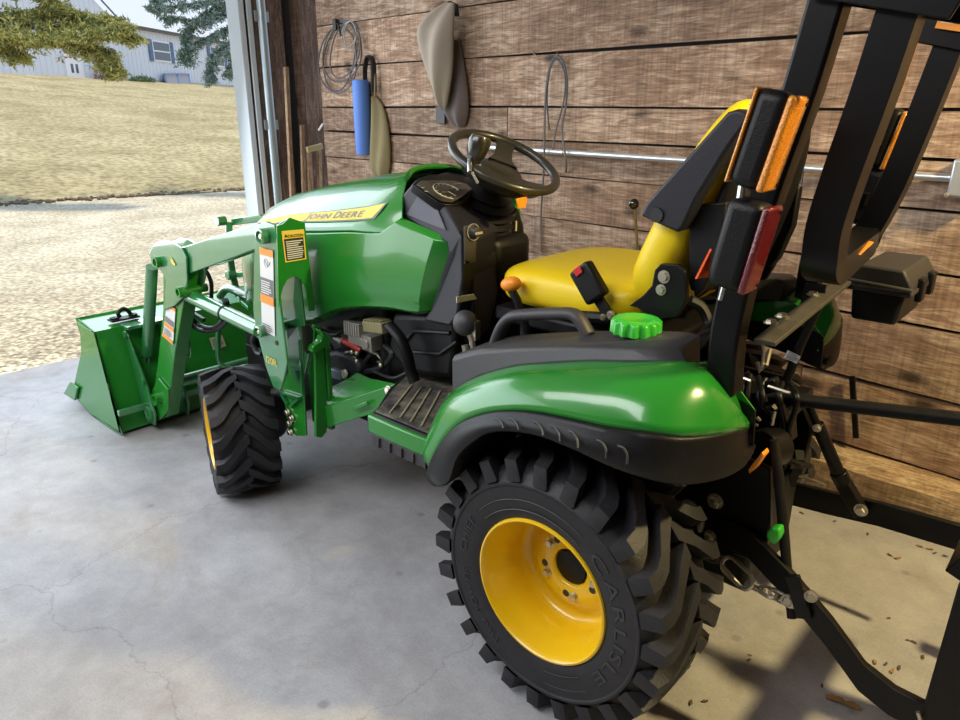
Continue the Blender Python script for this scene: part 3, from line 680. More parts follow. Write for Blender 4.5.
# thin lip of the hood around the dash
mb = MB(); P = [U(x, y, y=yy) for x, y, yy in ((406,179,.16),(412,171,.11),(424,167,.04),(442,166.3,-.05),(456,168,-.13),(464,171,-.18))]; mb.tube(spline(P, 5), .009, 8); mb.build('hood_lip', MT['green'], hood)
def hpt(x, u):
    """point on the decal band of the hood: u 0 low .. 1 high"""
    for i in range(len(hst)-1):
        if hst[i][0] <= x <= hst[i+1][0]:
            t = (x-hst[i][0])/(hst[i+1][0]-hst[i][0]); a, b = hrow(hst[i]), hrow(hst[i+1]); lo = a[2].lerp(b[2], t); hi = a[3].lerp(b[3], t); break
    else: a, b = r0, hrow(hst[0]); t = (x-.80)/.15; lo = a[2].lerp(b[2], max(t, 0)); hi = a[3].lerp(b[3], max(t, 0))
    p = shear(lo.lerp(hi, u)); return p+V((0,.7,.7))*.002
def strip(x0, x1, u0, u1, taper=0, lift=0, n=22):
    A_ = []; B_ = []
    for k in range(n+1):
        t = k/n; x = x0+(x1-x0)*t; A_.append(hpt(x+0, u0)+V((0,.7,.7))*lift); B_.append(hpt(x-(.035 if False else 0)-.03*(1-t), u1-taper*t)+V((0,.7,.7))*lift)
    return A_, B_
for sy in (1, -1):
    mb = MB(); A_, B_ = strip(.89, 1.76, .06, .86, .25); mb.grid([[V((p.x, p.y*sy, p.z)) for p in r] for r in (A_, B_)])
    dec = mb.build('hood_decal_border', MT['decalgrey'], hood, smooth=0)
    mb = MB(); A_, B_ = strip(.898, 1.75, .13, .79, .25, .0008); mb.grid([[V((p.x, p.y*sy, p.z)) for p in r] for r in (A_, B_)])
    mb.build('hood_decal', MT['dyel'], dec, smooth=0)
    mb = MB(); s_ = 'JOHN DEERE'; x0, x1 = (1.235, .935) if sy > 0 else (.935, 1.235)
    wds = [(.34 if c == ' ' else glyph(c)[2]+.16) for c in s_]; tot = sum(wds); X = 0
    for c_, wd in zip(s_, wds):
        if c_ != ' ':
            vs, fs, w0 = glyph(c_); big = 1.0 if c_ in 'JD' else .8
            for (dx, dy) in ((0,0),(.05,0),(0,.03)):
                vv = []
                for v in vs:
                    x = x0+(x1-x0)*(X+v.x+dx)/tot; p = hpt(x, .25+(v.y+dy)*.58*big)+V((0,.7,.7))*.0018; vv.append(V((p.x, p.y*sy, p.z)))
                mb.add(vv, fs)
        X += wd
    mb.build('hood_lettering', MT['decalgrey'], dec, smooth=0)
# side panels
top = [(.549,1.007),(.64,1.026),(.745,1.046),(.815,1.004),(.95,.994),(1.1,.976),(1.35,.949),(1.55,.912),(1.67,.878),(1.76,.838),(1.80,.79)]
bot = [(.632,.782),(.70,.768),(.79,.762),(.90,.748),(1.0,.727),(1.08,.70),(1.15,.66),(1.3,.60),(1.5,.57),(1.68,.56),(1.78,.56)]
def ysc(x):
    for i in range(len(hst)-1):
        if x < hst[0][0]: return 1
        if hst[i][0] <= x <= hst[i+1][0]: t = (x-hst[i][0])/(hst[i+1][0]-hst[i][0]); return hst[i][1]*(1-t)+hst[i+1][1]*t
    return .6
for sy in (1, -1):
    tp = resample([V((x, 0, z)) for x, z in top], 34); bt = resample([V((x, 0, z)) for x, z in bot], 34)
    rows = []
    for i in range(34):
        e = 0 if i > 0 else 1; row = []
        for (t, y) in ((0,.262),(.045,.288),(.3,.296),(.6,.297),(.80,.292),(.86,.286),(.94,.284),(1,.255)):
            p = tp[i].lerp(bt[i], t); yy = y*ysc(p.x)
            if i == 0: yy -= .030; p.x -= .0
            if i == 0: p.x += -.012*sin(pi*t)
            xx = p.x if sy > 0 else max(p.x, .76+.0*t)
            row.append(shear(V((xx, yy*sy, p.z))))
        rows.append(row)
    mb = MB(); mb.grid(rows); mb.build('side_panel', MT['green'], T, smooth=24, solid=.006, bevel=.002)
# grille / nose
mb = MB(); mb.prism([shear(V(p)) for p in ((1.45,.20,.5),(1.66,.20,.5),(1.76,.16,.5),(1.82,.08,.5),(1.82,-.08,.5),(1.76,-.16,.5),(1.66,-.20,.5),(1.45,-.20,.5))], (0,0,.31)) ; mb.build('front_grille', MT['dashp'], T, bevel=.015)
mb = MB()
for sy in (1, -1): mb.mm(shear(V((1.79, sy*.09-.04, .68))), shear(V((1.79, sy*.09-.04, .68)))+V((.04,.08,.07)))
mb.each('headlight', MT['glass'], T, bevel=.008)
# brush guard ahead of the nose
xG = 2.13
gp = [U(x, y, x=xG) for x, y in ((229,222),(229,236),(230,256),(233,276),(238,296))]
mb = MB()
for k in range(len(gp)-1): mb.bar(gp[k], gp[k+1], .03, .012, up=(1,0,0))
for q in ((221,221),(231,275)): c = U(*q, x=xG); mb.cyl(c-V((.0,.02,0)), c+V((0,.02,0)), .02, 16)
mb.bar(U(232, 222, x=xG), U(262, 218, x=1.95), .012, .03); mb.bar(U(236, 275, x=xG), U(252, 274, x=1.95), .012, .022)
# mirrored half, hidden behind the nose
yo = gp[0].y; 
for k in range(len(gp)-1): mb.bar(V((gp[k].x, -.12, gp[k].z)), V((gp[k+1].x, -.12, gp[k+1].z)), .03, .012, up=(1,0,0))
mb.mm((xG-.01, -.12, .50), (xG+.01, gp[-1].y, .53)); mb.bar((xG, .0, .51), (1.85, 0, .40), .04, .02)
mb.build('brush_guard', MT['lgreen'], T, bevel=.003)

# ---------------- cowl and dash
P = [(.80,1.085),(.745,1.04),(.56,.995),(.555,.97),(.625,.80),(.66,.76),(.55,.765),(.52,.80),(.50,.91),(.515,1.018),(.60,1.082),(.70,1.130),(.76,1.145)]
mb = MB(); prof = [V((x, 0, z)) for x, z in P]
def wy(z): return .272 if z < 1.0 else .272-(z-1.0)*.55
rows = [[V((p.x, wy(p.z), p.z)) for p in prof], [V((p.x, wy(p.z)*.9, p.z)) for p in prof], [V((p.x, -wy(p.z)*.9, p.z)) for p in prof], [V((p.x, -wy(p.z), p.z)) for p in prof]]
n = len(prof); rows = [[V((p.x+(.15 if r_ > 1 else 0), p.y*(.62 if r_ > 1 else 1), p.z)) for p in q] for r_, q in enumerate(rows)]; mb.grid(rows, closed=True); mb.add(rows[0], [tuple(range(n))]); mb.add(rows[-1], [tuple(range(n))])
cowl = mb.build('dash_cowl', MT['dashp'], T, smooth=30, bevel=.008, seg=3)
# recessed triangular side pocket
for sy in (1, -1):
    q = [U(x, y, y=.275) for x, y in ((404.5,190),(399,215),(402,217),(437,229.5),(442,231),(426,210))]
    mb = MB(); q2 = [V((p.x, (wy(p.z)+.001), p.z)) for p in q]; 
    mb.prism([V((p.x, p.y, p.z)) if sy > 0 else V((p.x+.15, -p.y*.62, p.z)) for p in q2], (0, .003*sy, 0)); mb.build('cowl_pocket', mat('slate_plastic', (.06,.06,.085), .5, bump=.3, bscale=400), cowl, bevel=.0015)
# lower tunnel
P = [U(x, y, y=.25) for x, y in ((392,313),(432,314),(457,318),(456,345),(452,380),(425,377),(404,372),(388,350))]
mb = MB(); mb.prism(P, (.13,-.44,0)); low = mb.build('lower_cowl', MT['plas'], T, bevel=.02, seg=3)
mb = MB()
for pts in (((402,345),(414,331),(450,333)), ((414,352),(440,354),(457,342)), ((402,345),(412,365))): mb.tube([U(x, y, y=.254) for x, y in pts], .006, 8)
mb.each('cowl_rib', MT['plas'], low)
mb = MB(); pp = [U(x, y, y=.30) for x, y in ((389,325),(400,338),(407,355),(411,372),(415,382))]; mb.tube(spline(pp, 5), .013, 10, sx=1.5); mb.build('brake_pedal_arm', MT['plas'], T)
# instrument panel
IPn = V((-.42, 0, .91)).normalized(); IPo = V((.72, 0, 1.142))
def ip(px, py, off=0): return on(px, py, IPo+IPn*off, IPn)
mb = MB(); P = [ip(x, y) for x, y in ((412.5,184),(418,178.5),(430,174.5),(448,174),(463,178),(473,188),(474,191),(466,199),(455,204.6),(446,204.5),(437,201.5))]; mb.prism(P, IPn*.006-IPn*.03)
ins = mb.build('instrument_panel', MT['plas'], cowl, bevel=.002)
mb = MB(); P = [ip(x, y, .007) for x, y in ((416,185),(421,181),(436,180.5),(455,181),(466,184),(472,189),(462,197),(452,202.5),(444,202),(437,199))]; mb.prism(P, IPn*.001)
mb.build('display', MT['glass'], ins, smooth=0)
mb = MB(); gc = ip(448, 191, .009); gx = (ip(470, 191.5, .009)-gc); gx = V((0,-1,0)); gy = IPn.cross(gx); gy = gy if gy.z > 0 else -gy
gr = .043
P = [gc+gx*gr*cos(radians(a))+gy*gr*sin(radians(a)) for a in range(0, 250, 8)]; mb.tube(P, .0014, 5)
for a in range(0, 241, 24): d = gx*cos(radians(a))+gy*sin(radians(a)); mb.bar(gc+d*gr*.78, gc+d*gr*.92, .0015, .0008, up=IPn)
mb.bar(gc-gy*.002, gc-gy*.028+gx*.006, .002, .001, up=IPn)
for dx in (-.07,.06,.075): mb.box(gc+gx*dx+gy*.03, (.005,.007,.0008))
mb.box(gc+gx*-.075+gy*.01, (.012,.003,.0008))
text(mb, '0 2 3', gc-gx*.022-gy*.006, gx, gy, .011)
mb.build('gauge', MT['cream'], ins, smooth=0)
# rear face of the dash and steering column
mb = MB(); mb.prism([V((.62,.20,1.06)), V((.515,.225,1.0)), V((.50,.23,.82)), V((.52,.22,.70)), V((.66,.2,.70)), V((.66,.2,1.06))], (.14,-.36,0)); mb.build('dash_face', MT['plas'], cowl, bevel=.012)
mb = MB(); mb.mm((.57,.06,.60), (.75,-.12,.98)); mb.build('column_housing', MT['plas'], T, bevel=.03, seg=3)
SWc = V((.589, 0, 1.193)); SWn = V((-sin(radians(27)), 0, cos(radians(27)))); SWx = V((cos(radians(27)), 0, sin(radians(27)))); SWy = V((0,1,0))
col0 = SWc-SWn*.24; mb = MB()
mb.lathe([(.0,-.12),(.125,-.12),(.122,.02),(.110,.030),(.121,.042),(.105,.052),(.116,.064),(.098,.074),(.108,.086),(.088,.096),(.098,.108),(.075,.12),(.082,.13),(.055,.145),(.03,.17),(.03,.2),(0,.2)], col0+SWx*.02, SWn, 32)
mb.build('column_boot', MT['plas'], T, smooth=40)
mb = MB(); P = [SWc+(SWx*cos(2*pi*k/64)+SWy*sin(2*pi*k/64))*.160 for k in range(64)]; mb.tube(P, .0135, 14, closed=True)
sw = mb.build('steering_wheel', MT['wheelrim'], T)
mb = MB(); mb.lathe([(0,-.035),(.05,-.035),(.062,-.026),(.066,-.008),(.055,.0),(.03,.004),(0,.004)], SWc-SWn*.02, SWn, 32)
for ang in (-48,):
    d = SWx*cos(radians(ang))+SWy*sin(radians(ang)); sdd = SWn.cross(d)
    rows = []
    for (r, w, z, th) in ((.02,.045,-.022,.010),(.075,.030,-.026,.008),(.12,.026,-.014,.007),(.158,.034,-.002,.007)):
        o = SWc+d*r+SWn*z; rows.append([o+sdd*w+SWn*th, o+sdd*w-SWn*th, o-sdd*w-SWn*th, o-sdd*w+SWn*th])
    mb.grid(rows, closed=True)
rows = []
for (r, z) in ((.03,-.022),(.09,-.016),(.156,.004),(.158,-.008),(.135,-.040),(.09,-.066),(.05,-.075),(.03,-.06)):
    rows.append([SWc+(SWx*cos(radians(a))+SWy*sin(radians(a)))*r+SWn*z for a in range(78, 204, 6)])
mb.grid(rows); mb.add([r[0] for r in rows], [tuple(range(8))]); mb.add([r[-1] for r in rows], [tuple(range(8))])
mb.build('wheel_spokes', MT['wheelrim'], sw, bevel=.004)
# spinner knob and bracket on the wheel rim
kp = SWc+(SWx*cos(radians(58))+SWy*sin(radians(58)))*.155
kp = on(474, 163, SWc+SWn*.01, SWn)
mb = MB(); mb.lathe([(0,.0),(.016,.0),(.018,.012),(.024,.02),(.03,.045),(.031,.06),(.026,.072),(0,.074)], kp, (SWn+V((.25,-.15,0))).normalized(), 24); mb.build('spinner_knob', mat('knob_gloss', (.02,.018,.016), .28, coat=.3), sw)
mb = MB(); mb.tube([on(469, 146, SWc+SWn*.03, SWn), on(470, 160, SWc+SWn*.02, SWn), on(470, 172, SWc+SWn*.0, SWn)], .007, 8); mb.tube([on(472, 172, SWc, SWn), on(478, 183, SWc-SWn*.02, SWn)], .005, 8); mb.build('knob_clamp', MT['chrome'], sw)
# ignition, switches, levers, labels on the dash
def dash_pt(px, py, x=.488): return U(px, py, x=x)
mb = MB(); c = dash_pt(472, 232); mb.lathe([(.0,0),(.022,0),(.022,.006),(.016,.010),(.013,.022),(0,.024)], c, (-1,.1,.1), 20); ig = mb.build('ignition_switch', MT['ink'], T); mb = MB(); mb.box(c+V((-.024,0,0)), (.006,.024,.006)); mb.lathe([(.019,.004),(.022,.004),(.022,.007),(.019,.007)], c, (-1,.1,.1), 20); mb.build('switch_key', MT['cast'], ig)
mb = MB(); mb.mm(dash_pt(476, 262)-V((.002,0,0)), dash_pt(464, 226)+V((.002,0,0))); mb.build('switch_plate', MT['gplas'], T, bevel=.002)
mb = MB(); c = dash_pt(467, 262); mb.box(c, (.004,.012,.006)); c = dash_pt(456, 206, .60); mb.build('switch_mark', MT['cream'], T)
mb = MB(); P = [U(x, y, x=.488) for x, y in ((457,297),(474,294),(477,299),(457,303))]; mb.prism(P, (.003,0,0)); mb.build('dash_label', MT['cream'], T, smooth=0)
mb = MB(); P = [U(x, y, x=.46) for x, y in ((517,199),(528,196),(526,208),(519,209))]; mb.prism(P, (.006,0,0)); mb.build('hazard_tag', MT['orange'], T, bevel=.002)
# rounded right-hand end of the dash
P = [U(x, y, x=.60) for x, y in ((508,215),(520,205),(526,225),(528,250),(525,275),(518,292),(508,305),(505,260))]
mb = MB(); mb.prism(P, (.10,0,0)); mb.build('dash_end', MT['plas'], T, bevel=.02, seg=3)
mb = MB(); 
for (x, y, w_, h_) in ((516,226,.006,.03),(515,240,.008,.012),(517,250,.012,.02),(510,262,.016,.004)): mb.box(U(x, y, x=.59), (.003, w_, h_))
mb.each('dash_symbol', MT['cream'], T, smooth=0)
mb = MB(); mb.tube([U(507, 283, y=-.02), U(516, 300, y=-.02), U(523, 320, y=-.02), U(530, 345, y=.0)], .012, 10); mb.sphere(U(510, 283, y=-.02), (.036,.024,.024), 20, 12, Matrix.Rotation(.3, 3, 'Y')); 
lev = MB(); lev.tube([U(509, 285, y=.26), U(517, 300, y=.26), U(530, 340, y=.24)], .011, 10); lv = lev.build('range_lever', MT['plas'], T)
lk = MB(); lk.sphere(U(511, 284, y=.26), (.030,.022,.019), 24, 14, Matrix.Rotation(.25, 3, 'Y')); lk.build('lever_knob', MT['orange'], lv)
mb = MB(); mb.sphere(U(465, 323, y=.33), (.034,.030,.034), 24, 16, Matrix.Rotation(.2, 3, 'X')); kb = U(470, 335, y=.33)
jk = mb.build('loader_control_grip', MT['gplas'], T)
mb = MB(); mb.tube([U(468, 330, y=.33), U(472, 340, y=.33), U(473, 352, y=.33)], .008, 8); mb.box(U(475, 330, y=.32), (.02,.02,.05)); mb.tube([U(465, 345, y=.34), U(466, 352, y=.34)], .009, 8); mb.each('lever_stem', MT['zinc'], jk)

# ---------------- platform
zP = .545
yo = .485
pl = [(.66,yo-.03),(.645,yo),(.30,yo),(.30,-yo),(.645,-yo),(.66,-yo+.03),(.80,-.10),(.80,.22),(.75,.33)]
mb = MB(); mb.prism([V((x, y, zP-.03)) for x, y in pl], (0,0,.03)); mb.mm((.30,.0,zP-.06), (.74,.2,zP-.03)); plat = mb.build('foot_platform', MT['dsteel'], T, bevel=.004)
MMAT = mat('dusty_rubber_mat', (.03,.028,.025), .8, dust=.75, dcol=(.23,.20,.14), bump=.4)
for sy in (1, -1):
    m_ = [(.652,yo-.035),(.64,yo-.008),(.32,yo-.008),(.36,.10),(.74,.10),(.775,.24),(.73,.33)]
    mb = MB(); mb.prism([V((x, y*sy, zP)) for x, y in m_], (0,0,.006)); mt_ = mb.build('floor_mat', MMAT, plat, bevel=.003)
    mb = MB()
    for k in range(8):
        a = U(375+k*11, 425+k*4.3-6, z=zP+.008); b = U(412+k*9.5, 385+k*2.0, z=zP+.008)
        d = (a-b).normalized()
        a = V((min(a.x, .64-.0), min(a.y, yo-.02), a.z))
        a.y *= sy; b.y *= sy
        if a.x > .35 and b.x > .30: mb.bar(a, b, .006, .005)
    mb.each('mat_rib', mat('dusty_rib', (.20,.165,.09), .8, dust=.5) , mt_, bevel=.0015)
    mb = MB(); mb.prism([V((x, y*sy, zP-.004)) for x, y in ((.668,yo-.032),(.652,yo+.012),(.30,yo+.012),(.30,yo-.01),(.645,yo-.01),(.652,yo-.038))], (0,0,-.052)); mb.build('platform_skirt', MT['green'], plat, bevel=.006, seg=3)
    mb = MB(); mb.prism([V((x, y*sy, zP-.058)) for x, y in ((.655,yo-.03),(.642,yo+.006),(.28,yo+.006),(.28,yo-.02),(.62,yo-.02),(.635,yo-.045))], (0,0,-.036))
    for k in range(7): x = .61-k*.046; mb.mm((x-.003, (yo+.002)*sy, zP-.092), (x+.003, (yo+.012)*sy, zP-.062))
    mb.build('step_trim', MT['gplas'], plat, bevel=.003)
mb = MB()
mb.lathe([(0,0),(.022,0),(.020,.001),(0,.001)], U(393, 407, z=zP+.006), (0,0,1), 16)
mb.build('mat_hole', MT['ink'], plat)

# ---------------- rear fenders
lip = [U(x, y, y=.605) for x, y in ((431,483),(437,486))]
lipA = [(434,486,.605),(448,482,.605),(457,457,.605),(476,439,.605),(495,431,.605),(532,434,.605),(570,448,.605),(607,465,.60),(645,478,.58),(682,484,.53),(720,478,.45),(743,466,.37),(751,452,.31)]
gbA = [(429.5,468,.545),(436,452,.56),(448,434,.57),(465,420,.575),(495,411,.578),(532,411,.58),(570,418,.58),(607,426,.58),(645,431,.57),(682,436,.535),(718,434,.46),(742,429.5,.37),(751,426,.29)]
gtA = [(428,452,.49),(434,428,.465),(442,408,.455),(452,392,.45),(476,377,.45),(514,366,.45),(550,363,.45),(590,361,.45),(630,362,.45),(665,361.5,.44),(690,362.5,.42),(712,377,.40),(735,402,.36),(748,422,.31)]
def curve(A_, n=48): return resample(spline([U(x, y, y=yy) for x, y, yy in A_], 6), n)
LP, GB, GT = curve(lipA), curve(gbA), curve(gtA)
def loft(A_, B_, n, bulge):
    rows = []
    for i in range(n+1):
        t = i/n; rows.append([a.lerp(b, t)+V(bulge)*sin(pi*t) for a, b in zip(A_, B_)])
    return rows
DXM = .06
def mir(rows): return [[V((p.x+DXM, -p.y, p.z)) for p in r] for r in rows]
inner = [V((p.x, .22, p.z+.012)) for p in GT]
fl_in = [V((p.x*.985+.0, p.y-.035, p.z+.004)) for p in LP]
fl_in2 = [V((a.x*.95, .40, b.z-.02)) for a, b in zip(LP, GB)]
console_pts = [(452,391,.452),(453,353,.40),(458,350.5,.39),(495,347,.385),(540,344,.385),(590,343,.385),(640,343.5,.385),(672,344,.375),(681,345,.365),(689,361,.405)]
for sy in (1, -1):
    f = (lambda r: r) if sy > 0 else mir
    rows = loft(GT, GB, 10, (-.0,.022,.022)); rin = [[V((p.x+.0, min(p.y-.02, .30), max(p.z-.12, min(q.z, p.z)-.0))) for p, q in zip(GT, GB)], [V((p.x, min(p.y-.01, .32), max(p.z-.03, min(q.z, p.z)))) for p, q in zip(GT, GB)]]
    mb = MB(); mb.grid(f(rin+rows)); fe = mb.build('rear_fender', MT['green'] if sy > 0 else MT['green'], T, smooth=60, solid=.004, bevel=.0)
    rows = [GB, [a+(V((0,.010,-.004))) for a in GB]]+loft([a+V((0,.012,-.010)) for a in GB], LP, 5, (0,.008,0))[0:]+[[p+V((0,-.006,-.004)) for p in LP], fl_in, fl_in2]
    mb = MB(); mb.grid(f(rows)); fl = mb.build('fender_flare', MT['plas'], fe, smooth=50, solid=.003)
    yi = .300*sy
    top_ = [V((p.x, yi, p.z-.035)) for p in GT[10:41]]; midl = [V((p.x, yi, p.z)) for p in GB[10:41]][::-1]; botl = [V((p.x, yi, p.z)) for p in LP[10:41]][::-1]
    if sy < 0: top_, midl, botl = [[V((p.x+DXM, p.y, p.z)) for p in q] for q in (top_, midl, botl)]
    mb = MB(); mb.prism(top_+midl, (0,-.004*sy,0)); mb.build('fender_inner_panel', MT['green'], fe, smooth=0)
    mb = MB(); mb.prism(midl[::-1]+botl, (0,-.004*sy,0)); mb.build('flare_inner_panel', MT['plas'], fl, smooth=0)
    # crescent ribs moulded in the flare
    mb = MB()
    for (px, py) in ((494,422),(513,422),(532,424),(553,428),(574,432),(598,438),(622,443)):
        i = min(range(48), key=lambda i: (GB[i]-U(px, py, y=.59)).length); c = GB[i].lerp(LP[i], .52)+V((0,.016,0)); a = (GB[min(i+1,47)]-GB[i-1]).normalized(); b = (GB[i]-LP[i]).normalized(); sz = .020
        P = [c+a*(-sz*.1)+b*sz*.75, c+a*sz*.45+b*sz*.6, c+a*sz*.75-b*0*sz, c+a*sz*.62-b*sz*.8]
        if sy < 0: P = [V((p.x+DXM, -p.y, p.z)) for p in P]
        mb.tube(spline(P, 4), .0022, 6)
    mb.each('flare_rib', MT['gplas'], fl)
    # console
    cs = [U(x, y, y=yy) for x, y, yy in console_pts]
    lowr = [U(x, y, y=yy) for x, y, yy in ((452,392,.452),(476,377,.452),(514,366,.452),(550,363,.452),(590,361,.452),(630,362,.452),(665,361.5,.442),(688,362,.41))]
    topr = [U(x, y, y=yy) for x, y, yy in ((453,356,.435),(478,350,.435),(514,347.5,.435),(550,346.5,.435),(590,346.5,.435),(630,347.5,.435),(662,347.5,.42),(681,348,.39))]
    lo = resample(lowr, 20); to = resample(topr, 20)
    r1 = [p+V((0,-.004,.001)) for p in to]; r2 = [V((p.x, .305, p.z+.006)) for p in to]; r3 = [V((p.x, .295, p.z-.05)) for p in to]
    mid = [a.lerp(b, .9)+V((0,.004,0)) for a, b in zip(lo, to)]
    rows = [[p+V((0,-.01,-.02)) for p in lo], lo, mid, r1, r2, r3]
    mb = MB(); g = f(rows); mb.grid(g); mb.add([r[0] for r in g], [tuple(range(6))]); mb.add([r[-1] for r in g], [tuple(range(6))])
    co = mb.build('fender_console', MT['gplas'], fe, smooth=30, bevel=.004)
    hp_ = [U(x, y, y=.335) for x, y in ((494,349),(498,336),(504,324),(513,316.5),(530,314.5),(555,313.5),(572,314),(580,320),(588,334),(593,345))]
    if sy < 0: hp_ = [V((p.x+DXM, -p.y, p.z)) for p in hp_]
    mb = MB(); mb.tube(spline(hp_, 4), .0145, 12, sx=1.35); mb.build('grab_handle', MT['gplas'], co)
    if sy > 0:
        c = U(635.5, 334.5, y=.335); mb = MB(); mb.lathe([(0,-.03),(.042,-.03),(.042,.010),(.0,.010)], c, (0,0,1), 32); mb.build('filler_neck', MT['plas'], co)
        mb = MB(); n_ = 120; rows = []
        for (r, a) in ((.0,.036),(.030,.036),(.034,.0375),(.048,.035),(.054,.030),(.055,.007),(.050,.004),(0,.004)):
            rows.append([c+V(((r-(.0028*(1+cos(k/n_*2*pi*14)) if r > .049 else 0))*cos(2*pi*k/n_), (r-(.0028*(1+cos(k/n_*2*pi*14)) if r > .049 else 0))*sin(2*pi*k/n_), a)) for k in range(n_)])
        mb.grid(rows, closed=True); mb.build('fuel_cap', MT['lime'], co, smooth=50)
# inner fender wells
mb = MB()
for sy in (1, -1): mb.prism([V((x, .215*sy, z)) for x, z in ((.36,.50),(.34,.60),(.2,.68),(-.2,.68),(-.25,.66),(-.24,.60),(0,.52))], (0,-.01*sy,0))
mb.mm((-.28,-.22,.62), (.36,.22,.66)); mb.build('seat_deck', MT['plas'], T, bevel=.004)
# frame of the green seat platform seen between the posts
mb = MB(); mb.bar(U(683, 300, y=.10), U(735, 262, y=-.02), .02, .035); mb.bar(U(690, 280, y=-.05), U(722, 290, y=-.08), .10, .02); mb.build('seat_support', MT['dsteel'], T, bevel=.004)

# ---------------- seat
def loftrings(mb, rings):
    mb.grid(rings, closed=True); mb.add(rings[0], [tuple(range(len(rings[0])))]); mb.add(rings[-1], [tuple(range(len(rings[-1])))])
def sring(cx, hw, z0, z1, n=28, e=3.2, tilt=0):
    out = []
    for k in range(n):
        t = 2*pi*k/n; c_, s_ = cos(t), sin(t)
        y = hw*abs(c_)**(2/e)*(1 if c_ > 0 else -1); z = (z0+z1)/2+(z1-z0)/2*abs(s_)**(2/e)*(1 if s_ > 0 else -1)
        out.append(V((cx+tilt*(z-z0), y, z-.012*(1-(abs(y)/hw)**2 if s_ > 0 else 0))))
    return out
mb = MB()
loftrings(mb, [sring(x-.085*max(0, (x-.1))/.45, w_, a, b) for x, w_, a, b in ((.548,.06,.865,.905),(.535,.14,.850,.930),(.505,.195,.840,.952),(.45,.225,.834,.966),(.36,.238,.834,.972),(.25,.24,.836,.973),(.14,.24,.84,.968),(.05,.24,.85,.965),(-.02,.235,.87,.98))])
seat = mb.build('seat_cushion', MT['vinyl'], T, smooth=60, sub=1)
def bring(zz, xf, xb, hw, n=28, e=3.0):
    out = []
    for k in range(n):
        t = 2*pi*k/n; c_, s_ = cos(t), sin(t)
        y = hw*abs(c_)**(2/e)*(1 if c_ > 0 else -1); x = (xf+xb)/2+(xf-xb)/2*abs(s_)**(2/e)*(1 if s_ > 0 else -1)
        out.append(V((x, y, zz+(.02*(x-xf)))))
    return out
mb = MB()
loftrings(mb, [bring(z, a, b, w_) for z, a, b, w_ in ((.90,.04,-.06,.20),(.93,.065,-.08,.22),(1.0,.055,-.09,.235),(1.08,.02,-.13,.235),(1.16,-.015,-.15,.23),(1.24,-.05,-.17,.215),(1.30,-.085,-.175,.19),(1.345,-.115,-.165,.15),(1.36,-.13,-.155,.10))])
back = mb.build('seat_backrest', MT['vinyl'], T, smooth=60, sub=1)
mb = MB()
loftrings(mb, [bring(z, a, b, w_) for z, a, b, w_ in ((.93,-.07,-.12,.20),(1.05,-.11,-.155,.225),(1.18,-.14,-.19,.215),(1.28,-.165,-.205,.185),(1.33,-.17,-.205,.15),(1.345,-.175,-.20,.12))])
mb.build('backrest_shell', MT['plas'], back, smooth=60, sub=1)
# folded armrests
for sy in (1, -1):
    y0 = .262*sy
    pp = [U(x, y, y=.262)+V((0 if sy > 0 else .10, 0, 0)) for x, y in ((640,216),(646,203),(657,190),(727,112),(737,109),(748,113),(747,122),(727,150),(696,200),(683,228),(677,233),(668,229))]
    mb = MB(); mb.prism([V((p.x, y0, p.z)) for p in pp], (0, -.045*sy, 0)); ar = mb.build('armrest', MT['dashp'], T, bevel=.007, seg=3)
    c = U(657, 215, y=.262); mb = MB(); mb.lathe([(0,0),(.016,0),(.015,.004),(0,.004)], V((c.x, y0, c.z)), (0,sy,0), 20); mb.build('armrest_cap', MT['ink'], ar)
    # side bracket of the seat
    pp = [U(x, y, y=.255) for x, y in ((654,270),(660,264),(677,265),(684,272),(686,300),(676,318),(655,320),(636,308),(628,306),(642,296),(651,286))]
    mb = MB(); mb.prism([V((p.x, .252*sy, p.z)) for p in pp], (0, -.014*sy, 0)); sb = mb.build('seat_bracket', MT['steel'], T, bevel=.002)
    for (x, y, r) in ((663.5,277,.0105),(660.5,290,.009)):
        c = U(x, y, y=.255); mb = MB(); mb.hexbolt(V((c.x, .252*sy, c.z)), (0,sy,0), r, .007); mb.build('bolt', MT['zinc'], sb, smooth=0)
    mb = MB(); pp = [U(x, y, y=.24) for x, y in ((684,206),(722,203),(716,250),(700,290),(690,300),(684,262))]; mb.prism([V((p.x, .22*sy, p.z)) for p in pp], (0,-.03*sy,0)); mb.build('recliner_cover', MT['plas'], T, bevel=.004)
mb = MB(); mb.mm((-.05,-.20,.79), (.45,.20,.832)); mb.mm((.05,-.22,.66), (.12,.22,.80)); mb.mm((.34,-.18,.66),(.38,.18,.80)); mb.build('seat_suspension', MT['plas'], T, bevel=.01)
mb = MB(); mb.tube([U(575, 316, y=.24), U(608, 318, y=.24), U(650, 326, y=.24)], .014, 8); mb.build('seat_slide', MT['plas'], T)
# belt buckle and stalk
bx = (U(579, 270, y=.262)-U(596, 300, y=.262)).normalized(); bc = U(589, 282, y=.27)
mb = MB(); mb.bar(bc-bx*.046, bc+bx*.042, .030, .060, up=bx.cross(V((0,1,0)))); bk = mb.build('belt_buckle', MT['plas'], T, bevel=.008, seg=3)
mb = MB(); mb.prism([U(x, y, y=.2855) for x, y in ((573.5,270),(580,265),(583.5,272),(577,277))], (0,.004,0)); mb.build('release_button', MT['redp'], bk, bevel=.0015)
mb = MB(); mb.bar(U(596, 295, y=.262), U(612, 320, y=.262), .012, .026, up=bx.cross(V((0,1,0)))); mb.build('buckle_stalk', MT['plas'], bk, bevel=.003)
mb = MB(); mb.hexbolt(U(611, 315, y=.27), (0,1,0), .008); mb.hexbolt(U(603, 317, y=.27), (-.3,1,0), .006); mb.build('stalk_bolt', MT['zinc'], bk, smooth=0)
